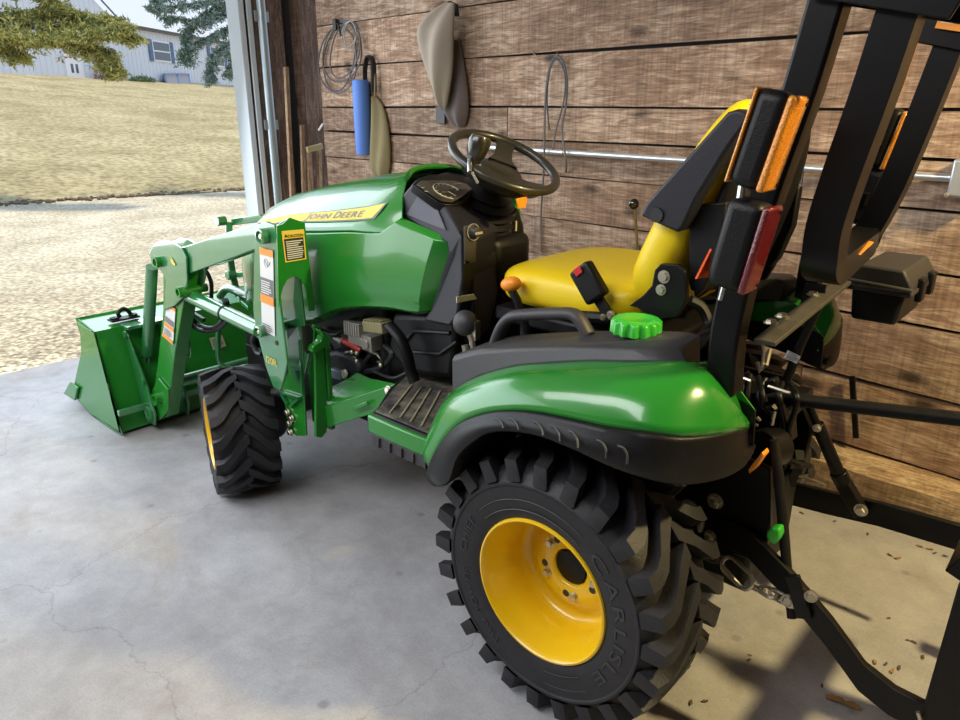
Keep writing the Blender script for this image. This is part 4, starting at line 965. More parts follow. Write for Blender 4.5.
# position lever with a ball knob beyond the seat
mb = MB(); mb.tube([U(634, 205, y=-.26), U(636, 225, y=-.26), U(638, 262, y=-.26), U(639, 300, y=-.26)], .004, 8); lv = mb.build('hitch_lever', mat('brass_rod', (.45,.36,.16), .35, metal=.9), T)
mb = MB(); mb.sphere(U(634, 204, y=-.26), .016); mb.build('ball_knob', mat('gloss_black', (.01,.01,.01), .1, coat=1), lv)
mb = MB(); mb.mm((-.02,-.29,.86),(.36,-.24,.90)); mb.build('lever_quadrant', MT['plas'], T, bevel=.006)
# slow-moving reflector behind the seat
mb = MB(); P = [U(x, y, x=-.26) for x, y in ((697,279),(712,249),(708,277))]; mb.prism(P, (.004,0,0)); mb.build('reflector_triangle', mat('red_orange_plastic', (.9,.12,.02), .35), T)
# ---------------- roll-over bar
yR = .355
def sqtube(mb, path, w, d, up=(0,1,0), n=4):
    """square tube swept along the path: w across 'up', d along it"""
    P = [V(p) for p in path]; m = len(P); up = V(up); rings = []
    for i in range(m):
        t = (P[min(i+1, m-1)]-P[max(i-1, 0)]).normalized(); x = t.cross(up).normalized(); u = x.cross(t).normalized()
        rings.append([P[i]+x*w/2+u*d/2, P[i]-x*w/2+u*d/2, P[i]-x*w/2-u*d/2, P[i]+x*w/2-u*d/2])
    mb.grid(rings, closed=True); mb.add(rings[0], [(0,1,2,3)]); mb.add(rings[-1], [(0,1,2,3)])
postL = [U(x, y, y=yR) for x, y in ((724,392),(728,340),(738,290),(752,240),(775,170),(804,88),(829,5))]
postL = spline(postL, 4); e = (postL[-1]-postL[-3]).normalized(); postL.append(postL[-1]+e*.14)
dxR = .085
posts = []
for sy in (1, -1):
    mb = MB(); P = postL if sy > 0 else [V((p.x+dxR, -p.y, p.z)) for p in postL]
    sqtube(mb, P, .056, .05); posts.append(mb.build('roll_bar_post', MT['steel'], T, smooth=30, bevel=.006, seg=3))
legL = [U(x, y, y=yR) for x, y in ((903,8),(874,95),(845,175),(829,225),(824,262))]
low = legL[-1]
cr = low+V((.0,-.07,-.045)); 
legR = [U(x, y, y=-yR) for x, y in ((948,52),(922,118),(897,178),(880,212),(868,232))]
top = legL[0]+(legL[0]-legL[1]).normalized()*.10; topR = legR[0]+(legR[0]-legR[1]).normalized()*.10
path = [top]+legL[:-1]+[low+V((.002,-.003,.01)), low+V((.004,-.012,-.004)), low+V((.006,-.035,-.014)), low.lerp(legR[-1], .12)+V((0,0,-.018))]
end = legR[-1]; path += [low.lerp(end, .5)+V((0,0,-.018)), low.lerp(end, .9)+V((0,0,-.018)), end+V((-.002,.04,-.012)), end+V((0,.012,-.01))]+legR[::-1]+[topR]
mb = MB()
def hoop(mb, P, w, d):
    m = len(P); rings = []; nrm = V((-1,0,.0)).normalized()
    for i in range(m):
        t = (P[min(i+1, m-1)]-P[max(i-1, 0)]).normalized(); nn = (nrm-t*nrm.dot(t)).normalized(); s_ = t.cross(nn)
        rings.append([P[i]+nn*w/2+s_*d/2, P[i]-nn*w/2+s_*d/2, P[i]-nn*w/2-s_*d/2, P[i]+nn*w/2-s_*d/2])
    mb.grid(rings, closed=True); mb.add(rings[0], [(0,1,2,3)]); mb.add(rings[-1], [(0,1,2,3)])
hoop(mb, spline(path, 5), .058, .052); hoop_o = mb.build('folding_roll_bar', MT['steel'], T, smooth=35, bevel=.006, seg=3)
# hinge plates
for sy, P0, P1, po in ((1, postL[-1], top, posts[0]), (-1, V((postL[-1].x+dxR, -postL[-1].y, postL[-1].z)), topR, posts[1])):
    mb = MB()
    for o in (.034, -.04):
        a = V((P0.x+.03, P0.y+o*sy, P0.z+.03)); lo_ = 1.455 if sy > 0 else 1.448
        q = [V((P0.x+.04, P0.y+o*sy, 1.50)), V((P1.x-.055, P0.y+o*sy, lo_+.0)), V((P1.x-.075, P0.y+o*sy, 1.50)), V((P1.x-.06, P0.y+o*sy, 1.66)), V((P0.x+.03, P0.y+o*sy, 1.68))]
        mb.prism(q, (0, .008*sy, 0))
    pl_ = mb.build('hinge_plate', MT['steel'], po, bevel=.002)
def decal(name, O, X, Y, w, h, rects, par, nrm=None, th=.0006):
    """flat label: rects of (material key, x0,y0,x1,y1) in 0..1"""
    O = V(O); X = V(X).normalized(); Y = V(Y); Y = (Y-X*Y.dot(X)).normalized(); Nn = X.cross(Y)
    if nrm is not None and Nn.dot(V(nrm)) < 0: Nn = -Nn
    keys = []; mb = MB()
    for i, (k, x0, y0, x1, y1) in enumerate(rects):
        if k not in keys: keys.append(k)
        mb.k = keys.index(k); z = Nn*(.0012+th*min(i, 3)*.6)
        mb.add([O+X*w*x0+Y*h*y0+z, O+X*w*x1+Y*h*y0+z, O+X*w*x1+Y*h*y1+z, O+X*w*x0+Y*h*y1+z], [(0,1,2,3)])
    return mb.build(name, [MT[k] for k in keys], par, smooth=0, weld=False)
def quadlabel(name, pts, rects, par, off):
    """label on four measured corners: bottom-left, bottom-right, top-right, top-left"""
    A_, B_, C_, D_ = [V(p) for p in pts]; off = V(off); keys = []; mb = MB()
    for i, (k, x0, y0, x1, y1) in enumerate(rects):
        if k not in keys: keys.append(k)
        mb.k = keys.index(k); f = lambda u, v: A_.lerp(B_, u).lerp(D_.lerp(C_, u), v)+off*(1+.35*min(i, 4))
        mb.add([f(x0, y0), f(x1, y0), f(x1, y1), f(x0, y1)], [(0,1,2,3)])
    return mb.build(name, [MT[k] for k in keys], par, smooth=0, weld=False)
def lines(k, x0, x1, y0, y1, n, seed=1):
    r = random.Random(seed); return [(k, x0, y0+(y1-y0)*i/n, x0+(x1-x0)*r.uniform(.7, 1), y0+(y1-y0)*(i+.5)/n) for i in range(n)]
# orange warning labels: hinge plate, right post, hoop
xh = postL[-1].x+dxR
pl = [V((U(x, y, y=-yR+.048).x, -yR+.050, U(x, y, y=-yR+.048).z)) for x, y in ((935,28),(962,32),(965,9),(943,9))]
quadlabel('warning_label', pl, [('dorange',0,0,1,1),('white',.16,.32,1,.85),('ink',.16,.78,1,.88)]+lines('grey', .2, .98, .36, .76, 5), posts[1], (0,.0012,0))
pl = [U(x, y, y=-yR+.0275) for x, y in ((895.5,95),(901,94),(919,40),(913.5,40))]
quadlabel('warning_label', pl, [('dorange',0,0,1,1),('ink',.12,.05,.8,.5),('white',.15,.45,.8,.88)]+lines('white', .2, .8, .1, .42, 4), posts[1], (-.0006,.0012,0))
pl = [U(x, y, y=-yR+.0275) for x, y in ((844,230),(849,227),(864,186),(859,188))]
quadlabel('serial_label', pl, [('white',0,0,1,1)]+lines('grey', .3, .8, .1, .9, 8), posts[1], (-.0006,.0012,0))
zc = low.lerp(end, .8).z-.018+.031; 
pl = [U(x, y, z=zc) for x, y in ((838.5,250),(860,256),(874,243),(854,238.5))]
quadlabel('warning_label', pl, [('white',0,0,1,1),('dorange',.62,0,1,1),('dorange',0,.0,.12,1)]+lines('ink', .2, .55, .1, .9, 5), hoop_o, (0,0,.0015))

# ---------------- lamps on the posts
def lamp(px, py, sy, tilt, h, w, d, lensm, dx=0, both=False, yc=.455):
    c = U(px, py, y=yc*sy)
    ax = V((-sin(tilt), 0, cos(tilt))); fx = V((cos(tilt), 0, sin(tilt))); R = Matrix((fx, V((0,1,0)), ax)).transposed()
    mb = MB(); mb.box(c, (d, w, h), R); o = mb.build('tail_light', MT['plas'], T, bevel=.016, seg=4)
    mb = MB(); mb.box(c-fx*(d/2+.004), (.014, w*.98, h*.985), R); mb.build('lens', MT[lensm], o, bevel=.006, seg=3)
    if both: mb = MB(); mb.box(c+fx*(d/2+.001), (.006, w*.98, h*.985), R); mb.build('lens', MT['amber'], o, bevel=.006, seg=3)
    mb = MB(); mb.box(c+V((0,-.045*sy,0)), (.02,.05,.03), R)
    mb.build('lamp_bracket', MT['steel'], o)
    mb = MB(); mb.hexbolt(c-fx*(d/2+.011)+ax*h*.42-V((0, w*.32*sy, 0)), -fx, .003, .002, False); mb.hexbolt(c-fx*(d/2+.011)-ax*h*.42-V((0, w*.32*sy, 0)), -fx, .003, .002, False); mb.each('lens_screw', MT['steel'], o, smooth=0)
    return o
lamp(764, 140, 1, radians(13), .150, .062, .052, 'amber', both=True)
lamp(740, 244, 1, radians(10), .150, .062, .062, 'redlens')
lamp(884, 138, -1, radians(12), .145, .062, .052, 'amber', both=True)
lamp(869, 197, -1, radians(10), .145, .062, .058, 'redlens')
mb = MB(); mb.tube([U(745, 183, y=.44), U(742, 203, y=.44)], .011, 10); mb.tube([U(724, 285, y=.43), U(720, 300, y=.43)], .004, 8); mb.each('lamp_conduit', MT['chrome'], T)

# cross plate between the posts, braces
xB = -.335
a = U(738, 358, x=xB); b = U(822, 303, x=xB-.0)
mb = MB(); mb.bar(V((xB, .345, a.z)), V((xB+.05, -.30, a.z+.0)), .040, .010); cp = mb.build('cross_plate', MT['plate'], T, bevel=.002)
for (x, y) in ((771,323),(782,317),(813,295)): mb = MB(); mb.hexbolt(on(x, y, V((0,0,a.z+.005)), (0,0,1)), (0,0,1), .011, .008); mb.build('bolt', MT['zinc'], cp, smooth=0)
mb = MB(); q = [U(x, y, y=-.10) for x, y in ((805,283),(826,285),(824,300),(800,304))]; mb.prism(q, (0,-.006,0)); mb.build('gusset', MT['dsteel'], T, bevel=.001)
mb = MB(); mb.tube([U(822, 298, y=-.08), U(800, 345, y=-.06), U(781, 396, y=-.04)], .011, 12); br = mb.build('brace_rod', MT['steel'], T)
q = [U(x, y, y=-.04) for x, y in ((783,358),(796,364),(800,357),(787,350.5))]
quadlabel('part_label', q, [('white',0,0,1,1)]+lines('grey', .1, .9, .1, .9, 5), br, (-.004,.008,.004))
mb = MB(); mb.tube([U(762, 335, y=.1), U(764, 352, y=.1), U(762, 368, y=.1)], .004, 8); mb.tube([U(770, 350, y=.05), U(766, 366, y=.1), U(760, 372, y=.1), U(757, 362, y=.1)], .005, 8)
mb.each('control_cable', MT['zinc'], T)
mb = MB(); mb.tube(spline([U(690, 345, y=.25), U(700, 335, y=.2), U(722, 328, y=.15), U(745, 330, y=.05)]), .006, 8); mb.tube(spline([U(690, 300, y=.18), U(702, 308, y=.16), U(708, 325, y=.16), U(700, 342, y=.2), U(690, 350, y=.2)]), .012, 8)
mb.each('rear_hose', MT['hose'], T)

# ---------------- tool box at the right rear
yb0 = -.30
A0 = U(848, 314, y=yb0); A1 = U(897, 327, y=yb0); B0 = U(857, 285, y=yb0); zt = U(866, 265, y=yb0).z; zl = U(858, 287, y=yb0).z
x1, x0 = A0.x+.004, A1.x-.004; zb_ = min(A0.z, A1.z); yb1 = U(928, 278, x=x0).y
def tbox(mb, x0, x1, y0, y1, z0, z1, tp=.0):
    mb.prism([V((x0+tp, y0, z0)), V((x1-tp, y0, z0)), V((x1, y0, z1)), V((x0, y0, z1))], (0, y1-y0, 0))
mb = MB(); tbox(mb, x0, x1, yb0, yb1, zb_, zl, .010); tb = mb.build('tool_box', MT['plas'], T, bevel=.010, seg=3)
mb = MB(); mb.prism([V((x0-.010, yb0+.008, zl)), V((x1+.008, yb0+.008, zl)), V((x1+.008, yb0+.008, zl+.022)), V((x1-.01, yb0+.008, zt)), V((x0+.012, yb0+.008, zt)), V((x0-.010, yb0+.008, zl+.022))], (0, yb1-yb0-.016, 0)); mb.build('tool_box_lid', MT['gplas'], tb, bevel=.006, seg=3)
mb = MB(); mb.mm((x0-.015, yb0+.012, zl-.006), (x1+.012, yb1-.012, zl+.006)); mb.tube([V((x0-.016, yb0+.016, zl+.012)), V((x1+.006, yb0+.016, zl+.018))], .006, 8); mb.build('tool_box_rim', MT['gplas'], tb, bevel=.003)
mb = MB(); 
for f in (.35, .8): yy = yb0+(yb1-yb0)*f; mb.mm((x0-.024, yy-.02, zl-.03), (x0-.008, yy+.02, zl+.028))
mb.each('latch', MT['plas'], tb, bevel=.004)
mb = MB(); mb.bar((x1, -.36, zl), (-.30, -.40, zl-.02), .03, .008); mb.bar((x1-.03, yb0-.06, zt-.03), (x1+.04, -.42, .99), .03, .01); mb.each('tool_box_bracket', MT['steel'], tb)

# ---------------- three-point hitch
mb = MB(); mb.prism([U(x, y, y=.235) for x, y in ((672,470),(735,455),(770,470),(770,530),(762,566),(735,555),(700,560),(672,545))], (0,-.02,0)); mb.prism([U(x, y, y=-.18) for x, y in ((770,400),(800,400),(812,430),(800,480),(770,480))], (0,-.02,0))
mb.mm((-.29,-.08,.36),(-.22,.15,.66)); mb.build('hitch_frame', MT['steel'], T, bevel=.004)
for (x, y) in ((674,488),(716,500),(710,535),(745,608)):
    pass
for (x, y, r) in ((674,488,.011),(715.5,501,.014),(710.5,536,.011)):
    mb = MB(); c = U(x, y, y=.237); mb.hexbolt(c, (0,1,0), r, .012); mb.cyl(c+V((0,.01,0)), c+V((0,.02,0)), r*.55, 10); mb.build('bolt', MT['zinc'], T, smooth=0)
mb = MB(); mb.sphere(U(689, 507, y=.24), (.022,.012,.018), 10, 6); mb.sphere(U(701, 525, y=.24), (.008,.01,.02), 10, 6); mb.box(U(709, 553, y=.24), (.03,.02,.012)); mb.each('pin_bracket', MT['cast'], T)
# clutter behind the seat: valve block, lines
mb = MB(); rH = random.Random(21)
for (x, y, s_) in ((750,405,.04),(762,425,.035),(775,415,.045),(758,398,.03),(785,430,.04),(770,445,.035),(745,380,.03),(772,385,.03)): mb.box(U(x, y, y=.08), (s_,s_,s_), Matrix.Rotation(rH.uniform(0,1), 3, 'Y'))
mb.lathe([(0,-.03),(.045,-.03),(.045,.03),(0,.03)], U(768, 448, y=.15), (.2,1,.1), 20)
for k in range(7):
    x = 742+k*8; mb.tube(spline([U(x, 372+k*2, y=.08), U(x+rH.uniform(-8,8), 400, y=.12), U(x+rH.uniform(-10,14), 430, y=.1), U(x+rH.uniform(-8,8), 465, y=.06)]), .007, 8)
mb.build('hydraulic_valve', MT['steel'], T, bevel=.003)
mb = MB()
for (x0_, y0_, x1_, y1_) in ((738,376,751,381),(768,386,790,393),(738,402,743,410),(748,420,758,426),(757,417,760,421),(773,405,776,409),(750,442,757,450),(775,412,772,425)): mb.tube([U(x0_, y0_, y=.17), U(x1_, y1_, y=.17)], .0035, 6)
mb.each('linkage_rod', MT['zinc'], T)
# top link
tA = U(764, 396, y=0); tB = U(960, 419, y=0); dirn = (tB-tA).normalized()
mb = MB(); mb.tube([tA, tA+dirn*.05, tA+dirn*.06, tA+dirn*.09, tA+dirn*.10, tB+dirn*.0, tB+dirn*.12], [.011,.011,.017,.017,.0155,.0155,.0155], 18); tl = mb.build('top_link', MT['dsteel'], T)
mb = MB(); mb.tube([tA-dirn*.02, tA+dirn*.005], .010, 10); mb.build('link_end', MT['zinc'], tl)
# lower links
def flat(mb, pts, w, t): 
    for a, b in zip(pts[:-1], pts[1:]): mb.bar(a, b, t, w, up=(0,0,1))
mb = MB(); LL = [U(x, y, y=yy) for x, y, yy in ((722,530,.235),(750,543,.245),(795,590,.26),(830,632,.27),(862,676,.27),(892,700,.28),(925,717,.29))]
P = LL; rows = []
for i, p in enumerate(P):
    rows.append([p+V((0,.009,.032)), p+V((0,-.009,.032)), p+V((0,-.009,-.032)), p+V((0,.009,-.032))])
mb.grid(rows, closed=True); mb.add(rows[0], [(0,1,2,3)]); mb.add(rows[-1], [(0,1,2,3)]); mb.build('lower_link', MT['steel'], T, bevel=.002)
mb = MB(); P = [U(x, y, y=-.30) for x, y in ((786,492),(830,503),(880,514),(965,539))]; rows = [[p+V((0,.009,.035)), p+V((0,-.009,.035)), p+V((0,-.009,-.033)), p+V((0,.009,-.033))] for p in P]
mb.grid(rows, closed=True); mb.add(rows[0], [(0,1,2,3)]); mb.add(rows[-1], [(0,1,2,3)]); mb.build('lower_link', MT['steel'], T, bevel=.002)
# lift rods
mb = MB(); mb.tube([U(774, 440, y=.22), U(779, 480, y=.23), U(784.5, 540, y=.24), U(788, 580, y=.25), U(792, 618, y=.27)], [.009,.011,.011,.010,.010], 12); lr = mb.build('lift_rod', MT['dsteel'], T)
mb = MB(); mb.bar(U(792, 575, y=.28), U(805, 618, y=.28), .012, .03, up=(1,0,0)); mb.build('rod_clevis', MT['steel'], lr, bevel=.002)
for (x, y) in ((788,600),(812,596)): mb = MB(); mb.hexbolt(U(x-1, y, y=.28), (-.4,1,.2), .010); mb.build('bolt', MT['zinc'], lr, smooth=0)
mb = MB(); mb.tube([U(805, 395, y=-.20), U(815, 420, y=-.21), U(822, 438, y=-.22)], .010, 10); mb.tube([U(817, 424, y=-.22), U(838, 472, y=-.26)], .017, 14); mb.tube([U(838, 472, y=-.26), U(843, 482, y=-.27)], .022, 12); mb.bar(U(843, 482, y=-.27), U(862, 514, y=-.285), .03, .035, up=(1,0,0)); lr = mb.build('lift_rod', MT['steel'], T, bevel=.002)
mb = MB(); mb.hexbolt(U(861, 510, y=-.265), (0,1,0), .013, .014); mb.hexbolt(U(817, 428, y=-.19), (-.3,1,0), .008); mb.build('bolt', MT['zinc'], lr, smooth=0)
mb = MB(); mb.bar(U(800, 455, y=-.05), U(790, 482, y=-.1), .02, .03); mb.bar(U(779, 462, y=.05), U(800, 462, y=-.05), .06, .01); mb.each('drawbar_bracket', MT['dsteel'], T)
# green grease-cap tab, stabiliser chain
mb = MB(); mb.prism([U(x, y, y=.275) for x, y in ((766,533),(771,529),(779,529),(780,537),(776,545),(770,544),(766,538))], (0,-.03,0)); mb.build('plastic_cap', MT['lime'], T, bevel=.006, seg=3)
def link(c, d, up_, L_, w, r):
    d = V(d).normalized(); s_ = d.cross(V(up_)).normalized(); P = []
    for k in range(24):
        t = 2*pi*k/24; P.append(c+d*(cos(t)*w/2+(L_-w)/2*(1 if cos(t) > 0 else -1))+s_*sin(t)*w/2)
    m = MB(); m.tube(P, r, 8, closed=True); return m
ch = [U(x, y, y=yy) for x, y, yy in ((728,560,.235),(752,582,.26),(768,589,.265),(780,595,.27),(790,601,.28))]
big = link(U(737, 573, y=.25), ch[1]-ch[0], (0,1,.3), .085, .040, .0045); big.tube([U(722, 566, y=.25), U(740, 586, y=.25), U(745, 588, y=.25)], .005, 8); tbk = big.build('turnbuckle', MT['zinc'], T)
mb = MB(); mb.tube([U(746, 584, y=.25), U(764, 592, y=.26)], .007, 10); mb.build('turnbuckle_screw', MT['zinc'], tbk)
for i, (x, y) in enumerate(((768,592),(778,596),(788,601))):
    m = link(U(x, y, y=.265), ch[4]-ch[2], (0,1,0) if i % 2 else (0,.3,1), .040, .022, .004); m.build('chain_link', MT['zinc'], T)
mb = MB(); q = [U(x, y, y=.27) for x, y in ((748,470),(754,462),(762,452),(764,456),(754,470),(749,474)) ]; mb.prism(q, (0,-.03,0)); mb.build('wiring_connector', MT['orange'], T, bevel=.002)
mb = MB(); mb.tube([U(797, 476, y=-.15), U(806, 478, y=-.15), U(826, 486, y=-.15)], .004, 8); mb.build('hitch_pin', MT['zinc'], T)
mb = MB(); q = [U(x, y, y=.05) for x, y in ((748,478),(768,470),(776,478),(764,488))]; mb.prism(q, (0,-.08,0)); mb.build('socket_box', MT['dsteel'], T, bevel=.004)

# ---------------- rear implement at the frame edge
imp = empty('rear_implement_frame', (-.9, .0, 0)); tag(imp, 'black steel implement frame hitched behind the tractor at the right edge', 'implement')
def ipx(mb): return mb
O_ = V((-.9,0,0))
def B(mb, name, m, par=imp, **k):
    mb.v = [p-O_ for p in mb.v]; return mb.build(name, m, par, **k)
mb = MB(); mb.prism([U(x, y, y=.33) for x, y in ((958,585),(938,655),(925,700),(914,735),(985,760),(1010,600))], (0,-.05,0)); B(mb, 'side_plate', MT['steel'], bevel=.003)
mb = MB(); mb.prism([U(x, y, y=.20) for x, y in ((944,571),(962,557),(990,560),(990,600),(962,583))], (0,-.40,0)); B(mb, 'cross_beam', MT['steel'], bevel=.003)
mb = MB(); t_ = tB+dirn*.12; mb.mm((t_.x-.12, -.03, .34), (t_.x-.02, .03, t_.z+.03)); mb.mm((t_.x-.10, -.30, .02), (t_.x-.04, .31, .10)); mb.mm((t_.x-.10, -.30, .08), (t_.x-.05, -.26, .36)); mb.mm((t_.x-.10, .26, .08), (t_.x-.05, .31, .36)); B(mb, 'mast_frame', MT['steel'], bevel=.003)
mb = MB(); mb.tube([U(918, 712, y=.34), U(921, 722, y=.34)], .004, 8); B(mb, 'link_pin', MT['zinc'])
# ---------------- front loader
YL = .42
def ql(name, px, y, rects, par, yoff=.002): return quadlabel(name, [U(a, b, y=y) for a, b in px], rects, par, (0, yoff, 0))
for sy in (1, -1):
    S = lambda pts: [V((p.x, p.y*sy, p.z)) for p in pts]
    # mast: outer and inner plates with a rear cover
    outer = [U(x, y, y=.452) for x, y in ((255,227),(262,222),(274,224),(276,231),(278,290),(283,330),(287,363),(284,378),(280,391),(273,387),(266,368),(260,345),(256,330),(253,310),(254,258))]
    mb = MB(); mb.prism(S(outer), (0, -.008*sy, 0)); mb.prism(S([V((p.x, .372, p.z)) for p in outer]), (0, -.008*sy, 0)); ms = mb.build('loader_mast', MT['lgreen'], T, bevel=.0025)
    xr = outer[3].x-.006
    yA = lambda px, py: U(px, py, x=xr)
    rc = [yA(x, y) for x, y in ((277,226),(283,224),(290,217.5),(305,223),(307,240),(311,273),(315,311),(309,311),(306,290),(301,279),(295,276),(288,279),(283,288),(280,300),(279,308))]
    if sy < 0: rc = [V((p.x, -p.y, p.z)) for p in rc]
    mb = MB(); mb.prism(rc, (.006,0,0)); cv = mb.build('mast_cover', MT['green'], ms, bevel=.001)
    if sy > 0:
        q = [yA(x, y)+V((-.001,0,0)) for x, y in ((285,262.5),(306,259),(303.5,229),(281,231))]
        quadlabel('caution_label', q, [('dyel',0,0,1,1),('ink',.06,.04,.94,.74)]+lines('white', .12, .9, .09, .70, 9, 5), cv, (-.0012,0,0))
        mb = MB(); o = q[3].lerp(q[0], .22).lerp(q[2].lerp(q[1], .22), .22); w_ = textw('CAUTION', 1); L_ = (q[2]-q[3]).length*.70; X = (q[2]-q[3]).normalized(); text(mb, 'CAUTION', o+V((-.004,0,0)), X, (q[3]-q[0]), L_/w_, ext=0, bold=.03)
        tr = q[3].lerp(q[0], .20).lerp(q[2].lerp(q[1], .20), .08)+V((-.004,0,0)); mb.add([tr, tr+X*.010, tr+X*.005+V((0,0,.010))], [(0,1,2)])
        mb.build('caution_lettering', MT['ink'], cv, smooth=0)
        ql('warning_label', ((262.5,330),(275.5,336.5),(273.5,250.5),(260,247)), .453, [('white',0,0,1,1),('dorange',0,.92,1,1),('grey',.03,.46,.97,.66),('dorange',0,.36,1,.46)]+lines('white', .1, .9, .48, .64, 6)+lines('grey', .08, .9, .02, .12, 4), ms)
        mb = MB(); c = U(266, 263, y=.4555); P = [c+V((cos(t)*.010, 0, sin(t)*.013)) for t in [2*pi*k/20 for k in range(20)]]; mb.tube(P, .0008, 5, closed=True); mb.bar(c+V((.007,0,.009)), c-V((.007,0,.009)), .0015, .0008, up=(0,1,0)); mb.tube([c+V((-.012,0,-.008)), c+V((-.018,0,-.003)), c+V((-.022,0,.006))], .0012, 5); mb.build('pictogram', MT['grey'], ms)
        mb = MB(); a = U(266.5, 362, y=.4555); b = U(277.5, 367.5, y=.4555); L_ = (b-a).length; text(mb, '120R', a, b-a, (0,0,1), L_/textw('120R', 1)*1.0, sx=1); mb.build('model_lettering', MT['dyel'], ms, smooth=0)
    for (x, y, r) in ((264,236,.024),(262,331,.020)):
        c = U(x, y, y=.46); mb = MB(); mb.lathe([(0,-.10),(r*.75,-.10),(r*.75,-.012),(r,-.010),(r,.016),(r*.72,.018),(r*.66,.006),(0,.006)], V((c.x, c.y*sy, c.z)), (0,sy,0), 24); pn = mb.build('pivot_pin', MT['lgreen'], ms)
        mb = MB(); mb.hexbolt(V((c.x, (c.y+.007)*sy, c.z)), (0,sy,0), r*.38, .008); mb.build('pin_bolt', MT['zinc'], pn, smooth=0)
    mb = MB(); c = U(276.5, 343, y=.4535); mb.lathe([(0,0),(.008,0),(.008,.001),(0,.001)], V((c.x, c.y*sy, c.z)), (0,sy,0), 16); mb.build('plate_hole', MT['ink'], ms)
    # tractor-side tower that receives the mast
    xt = 1.075
    tw = [U(x, y, x=xt) for x, y in ((314,325),(322,327),(324,345),(326,380),(327,400),(327,432),(322,438),(316,437),(316,395),(315,360))]
    if sy < 0: tw = [V((p.x, -p.y, p.z)) for p in tw]
    mb = MB(); mb.prism(tw, (.012,0,0))
    t0 = U(290, 330, y=.36)
    sidep = [U(x, y, y=.372) for x, y in ((285,322),(298,326),(300,340),(302,370),(304,400),(306,436),(296,436),(288,430),(284,400),(283,385),(288,372),(287,340))]
    mb.prism(S(sidep), (0, -.008*sy, 0))
    side2 = [V((xt+.0, .30, p.z)) if i < 0 else V((p.x-.02, .325, p.z)) for i, p in enumerate(sidep)]
    mb.mm((xt, .30*sy, .30), (xt+.11, .318*sy, .64)); 
    tow = mb.build('loader_tower', MT['lime'] if False else MT['green'], T, bevel=.0025)
    tp_ = [U(x, y, z=.668) for x, y in ((284,315),(300,308),(323,311),(322,318),(300,321))]
    if sy < 0: tp_ = [V((p.x, -p.y, p.z)) for p in tp_]
    mb = MB(); mb.prism(tp_, (0,0,-.012)); mb.build('tower_cap', MT['lgreen'], tow, bevel=.002)
    # socket lug with a slotted hole
    mb = MB(); lug = [U(x, y, x=xt-.015) for x, y in ((301,326),(309,325),(313,330),(312,350),(307,354),(303,349))]; 
    if sy < 0: lug = [V((p.x, -p.y, p.z)) for p in lug]
    mb.prism(lug, (-.002,0,0)); mb.build('tower_slot', MT['ink'], tow)
    mb = MB(); lug = [U(x, y, x=xt-.01) for x, y in ((314,328),(322,332),(326,338),(324,345),(316,347),(310,351),(306,350),(308,344),(315,340),(317,334))]
    if sy < 0: lug = [V((p.x, -p.y, p.z)) for p in lug]
    mb.prism(lug, (-.03,0,0)); mb.build('tower_lug', MT['green'], tow, bevel=.004)
    # diagonal stiffening ribs and bolts
    mb = MB()
    for a, b in (((281,392),(300,398)), ((300,398),(290,406)), ((281,392),(287,404)), ((300,340),(303,395))): 
        p, q_ = U(*a, y=.38), U(*b, y=.38); mb.bar(V((p.x, p.y*sy, p.z)), V((q_.x, q_.y*sy, q_.z)), .01, .008)
    mb.each('tower_rib', MT['lgreen'], tow)
    for (x, y) in ((288,412),(290,423),(291,432),(292,418)):
        c = U(x, y, y=.376); mb = MB(); mb.hexbolt(V((c.x, c.y*sy, c.z)), (0,sy,0), .010, .012); mb.build('bolt', MT['zinc'], tow, smooth=0)
    # support arm back to the frame
    g = [U(x, y, y=yy) for x, y, yy in ((313,398,.30),(313,434,.30))]
    topz = [U(314, 396, y=.33), U(352, 380, y=.29), U(372, 372, y=.26), U(400, 388, y=.26)]
    outb = [U(316, 409, y=.345), U(398, 383, y=.275)]
    bo = [U(314, 432, y=.345), U(370, 414.5, y=.31), U(385, 404, y=.285), U(398, 386, y=.275)]
    face = [outb[0], outb[1], bo[2], bo[1], bo[0]]
    mb = MB(); mb.prism(S(face), (0, -.09*sy, 0)); arm = mb.build('loader_support_arm', MT['green'], T, bevel=.004)
    mb = MB(); tf = [U(314, 396, y=.26), U(350, 377, y=.24), U(357, 372, y=.23), U(370, 378, y=.24), U(398, 384, y=.27), U(316, 409, y=.345)]
    mb.prism(S(tf), (0,-.005*sy,-.008)); mb.build('arm_top_plate', MT['green'], arm, bevel=.002)
    mb = MB(); p, q_ = U(353, 409, y=.322), U(368, 403, y=.312); mb.bar(V((p.x, p.y*sy, p.z)), V((q_.x, q_.y*sy, q_.z)), .006, .014); mb.build('arm_slot_rib', MT['green'], arm, bevel=.003)
    mb = MB(); p = U(345, 374, y=.24); mb.hexbolt(V((p.x, p.y*sy, p.z)), (0,sy,.3), .012); p = U(388, 390, y=.285); mb.hexbolt(V((p.x, p.y*sy, p.z)), (0,sy,.3), .010); mb.each('bolt', MT['zinc'], arm, smooth=0)

    # boom: upper beam, knee and front leg
    up1 = [U(x, y, y=.445) for x, y in ((258,222.5),(268,226),(270,236),(262,246),(186,277),(150,268),(146,248),(160,240.5),(172,243),(186,246))]
    bm_ = [U(x, y, y=.440) for x, y in ((256,223),(268,230),(262,247),(184,276),(160,262),(165,250),(184,246.5))]
    mb = MB(); mb.prism(S(bm_), (0, -.05*sy, 0)); bo_ = mb.build('loader_boom', MT['lgreen'], T, bevel=.004)
    kn = [U(x, y, y=.452) for x, y in ((149,254),(153,245),(161,240.5),(170,241.5),(181,248),(186,258),(187,281),(183,297),(174,306),(164,310),(166,280),(160,270),(152,266))]
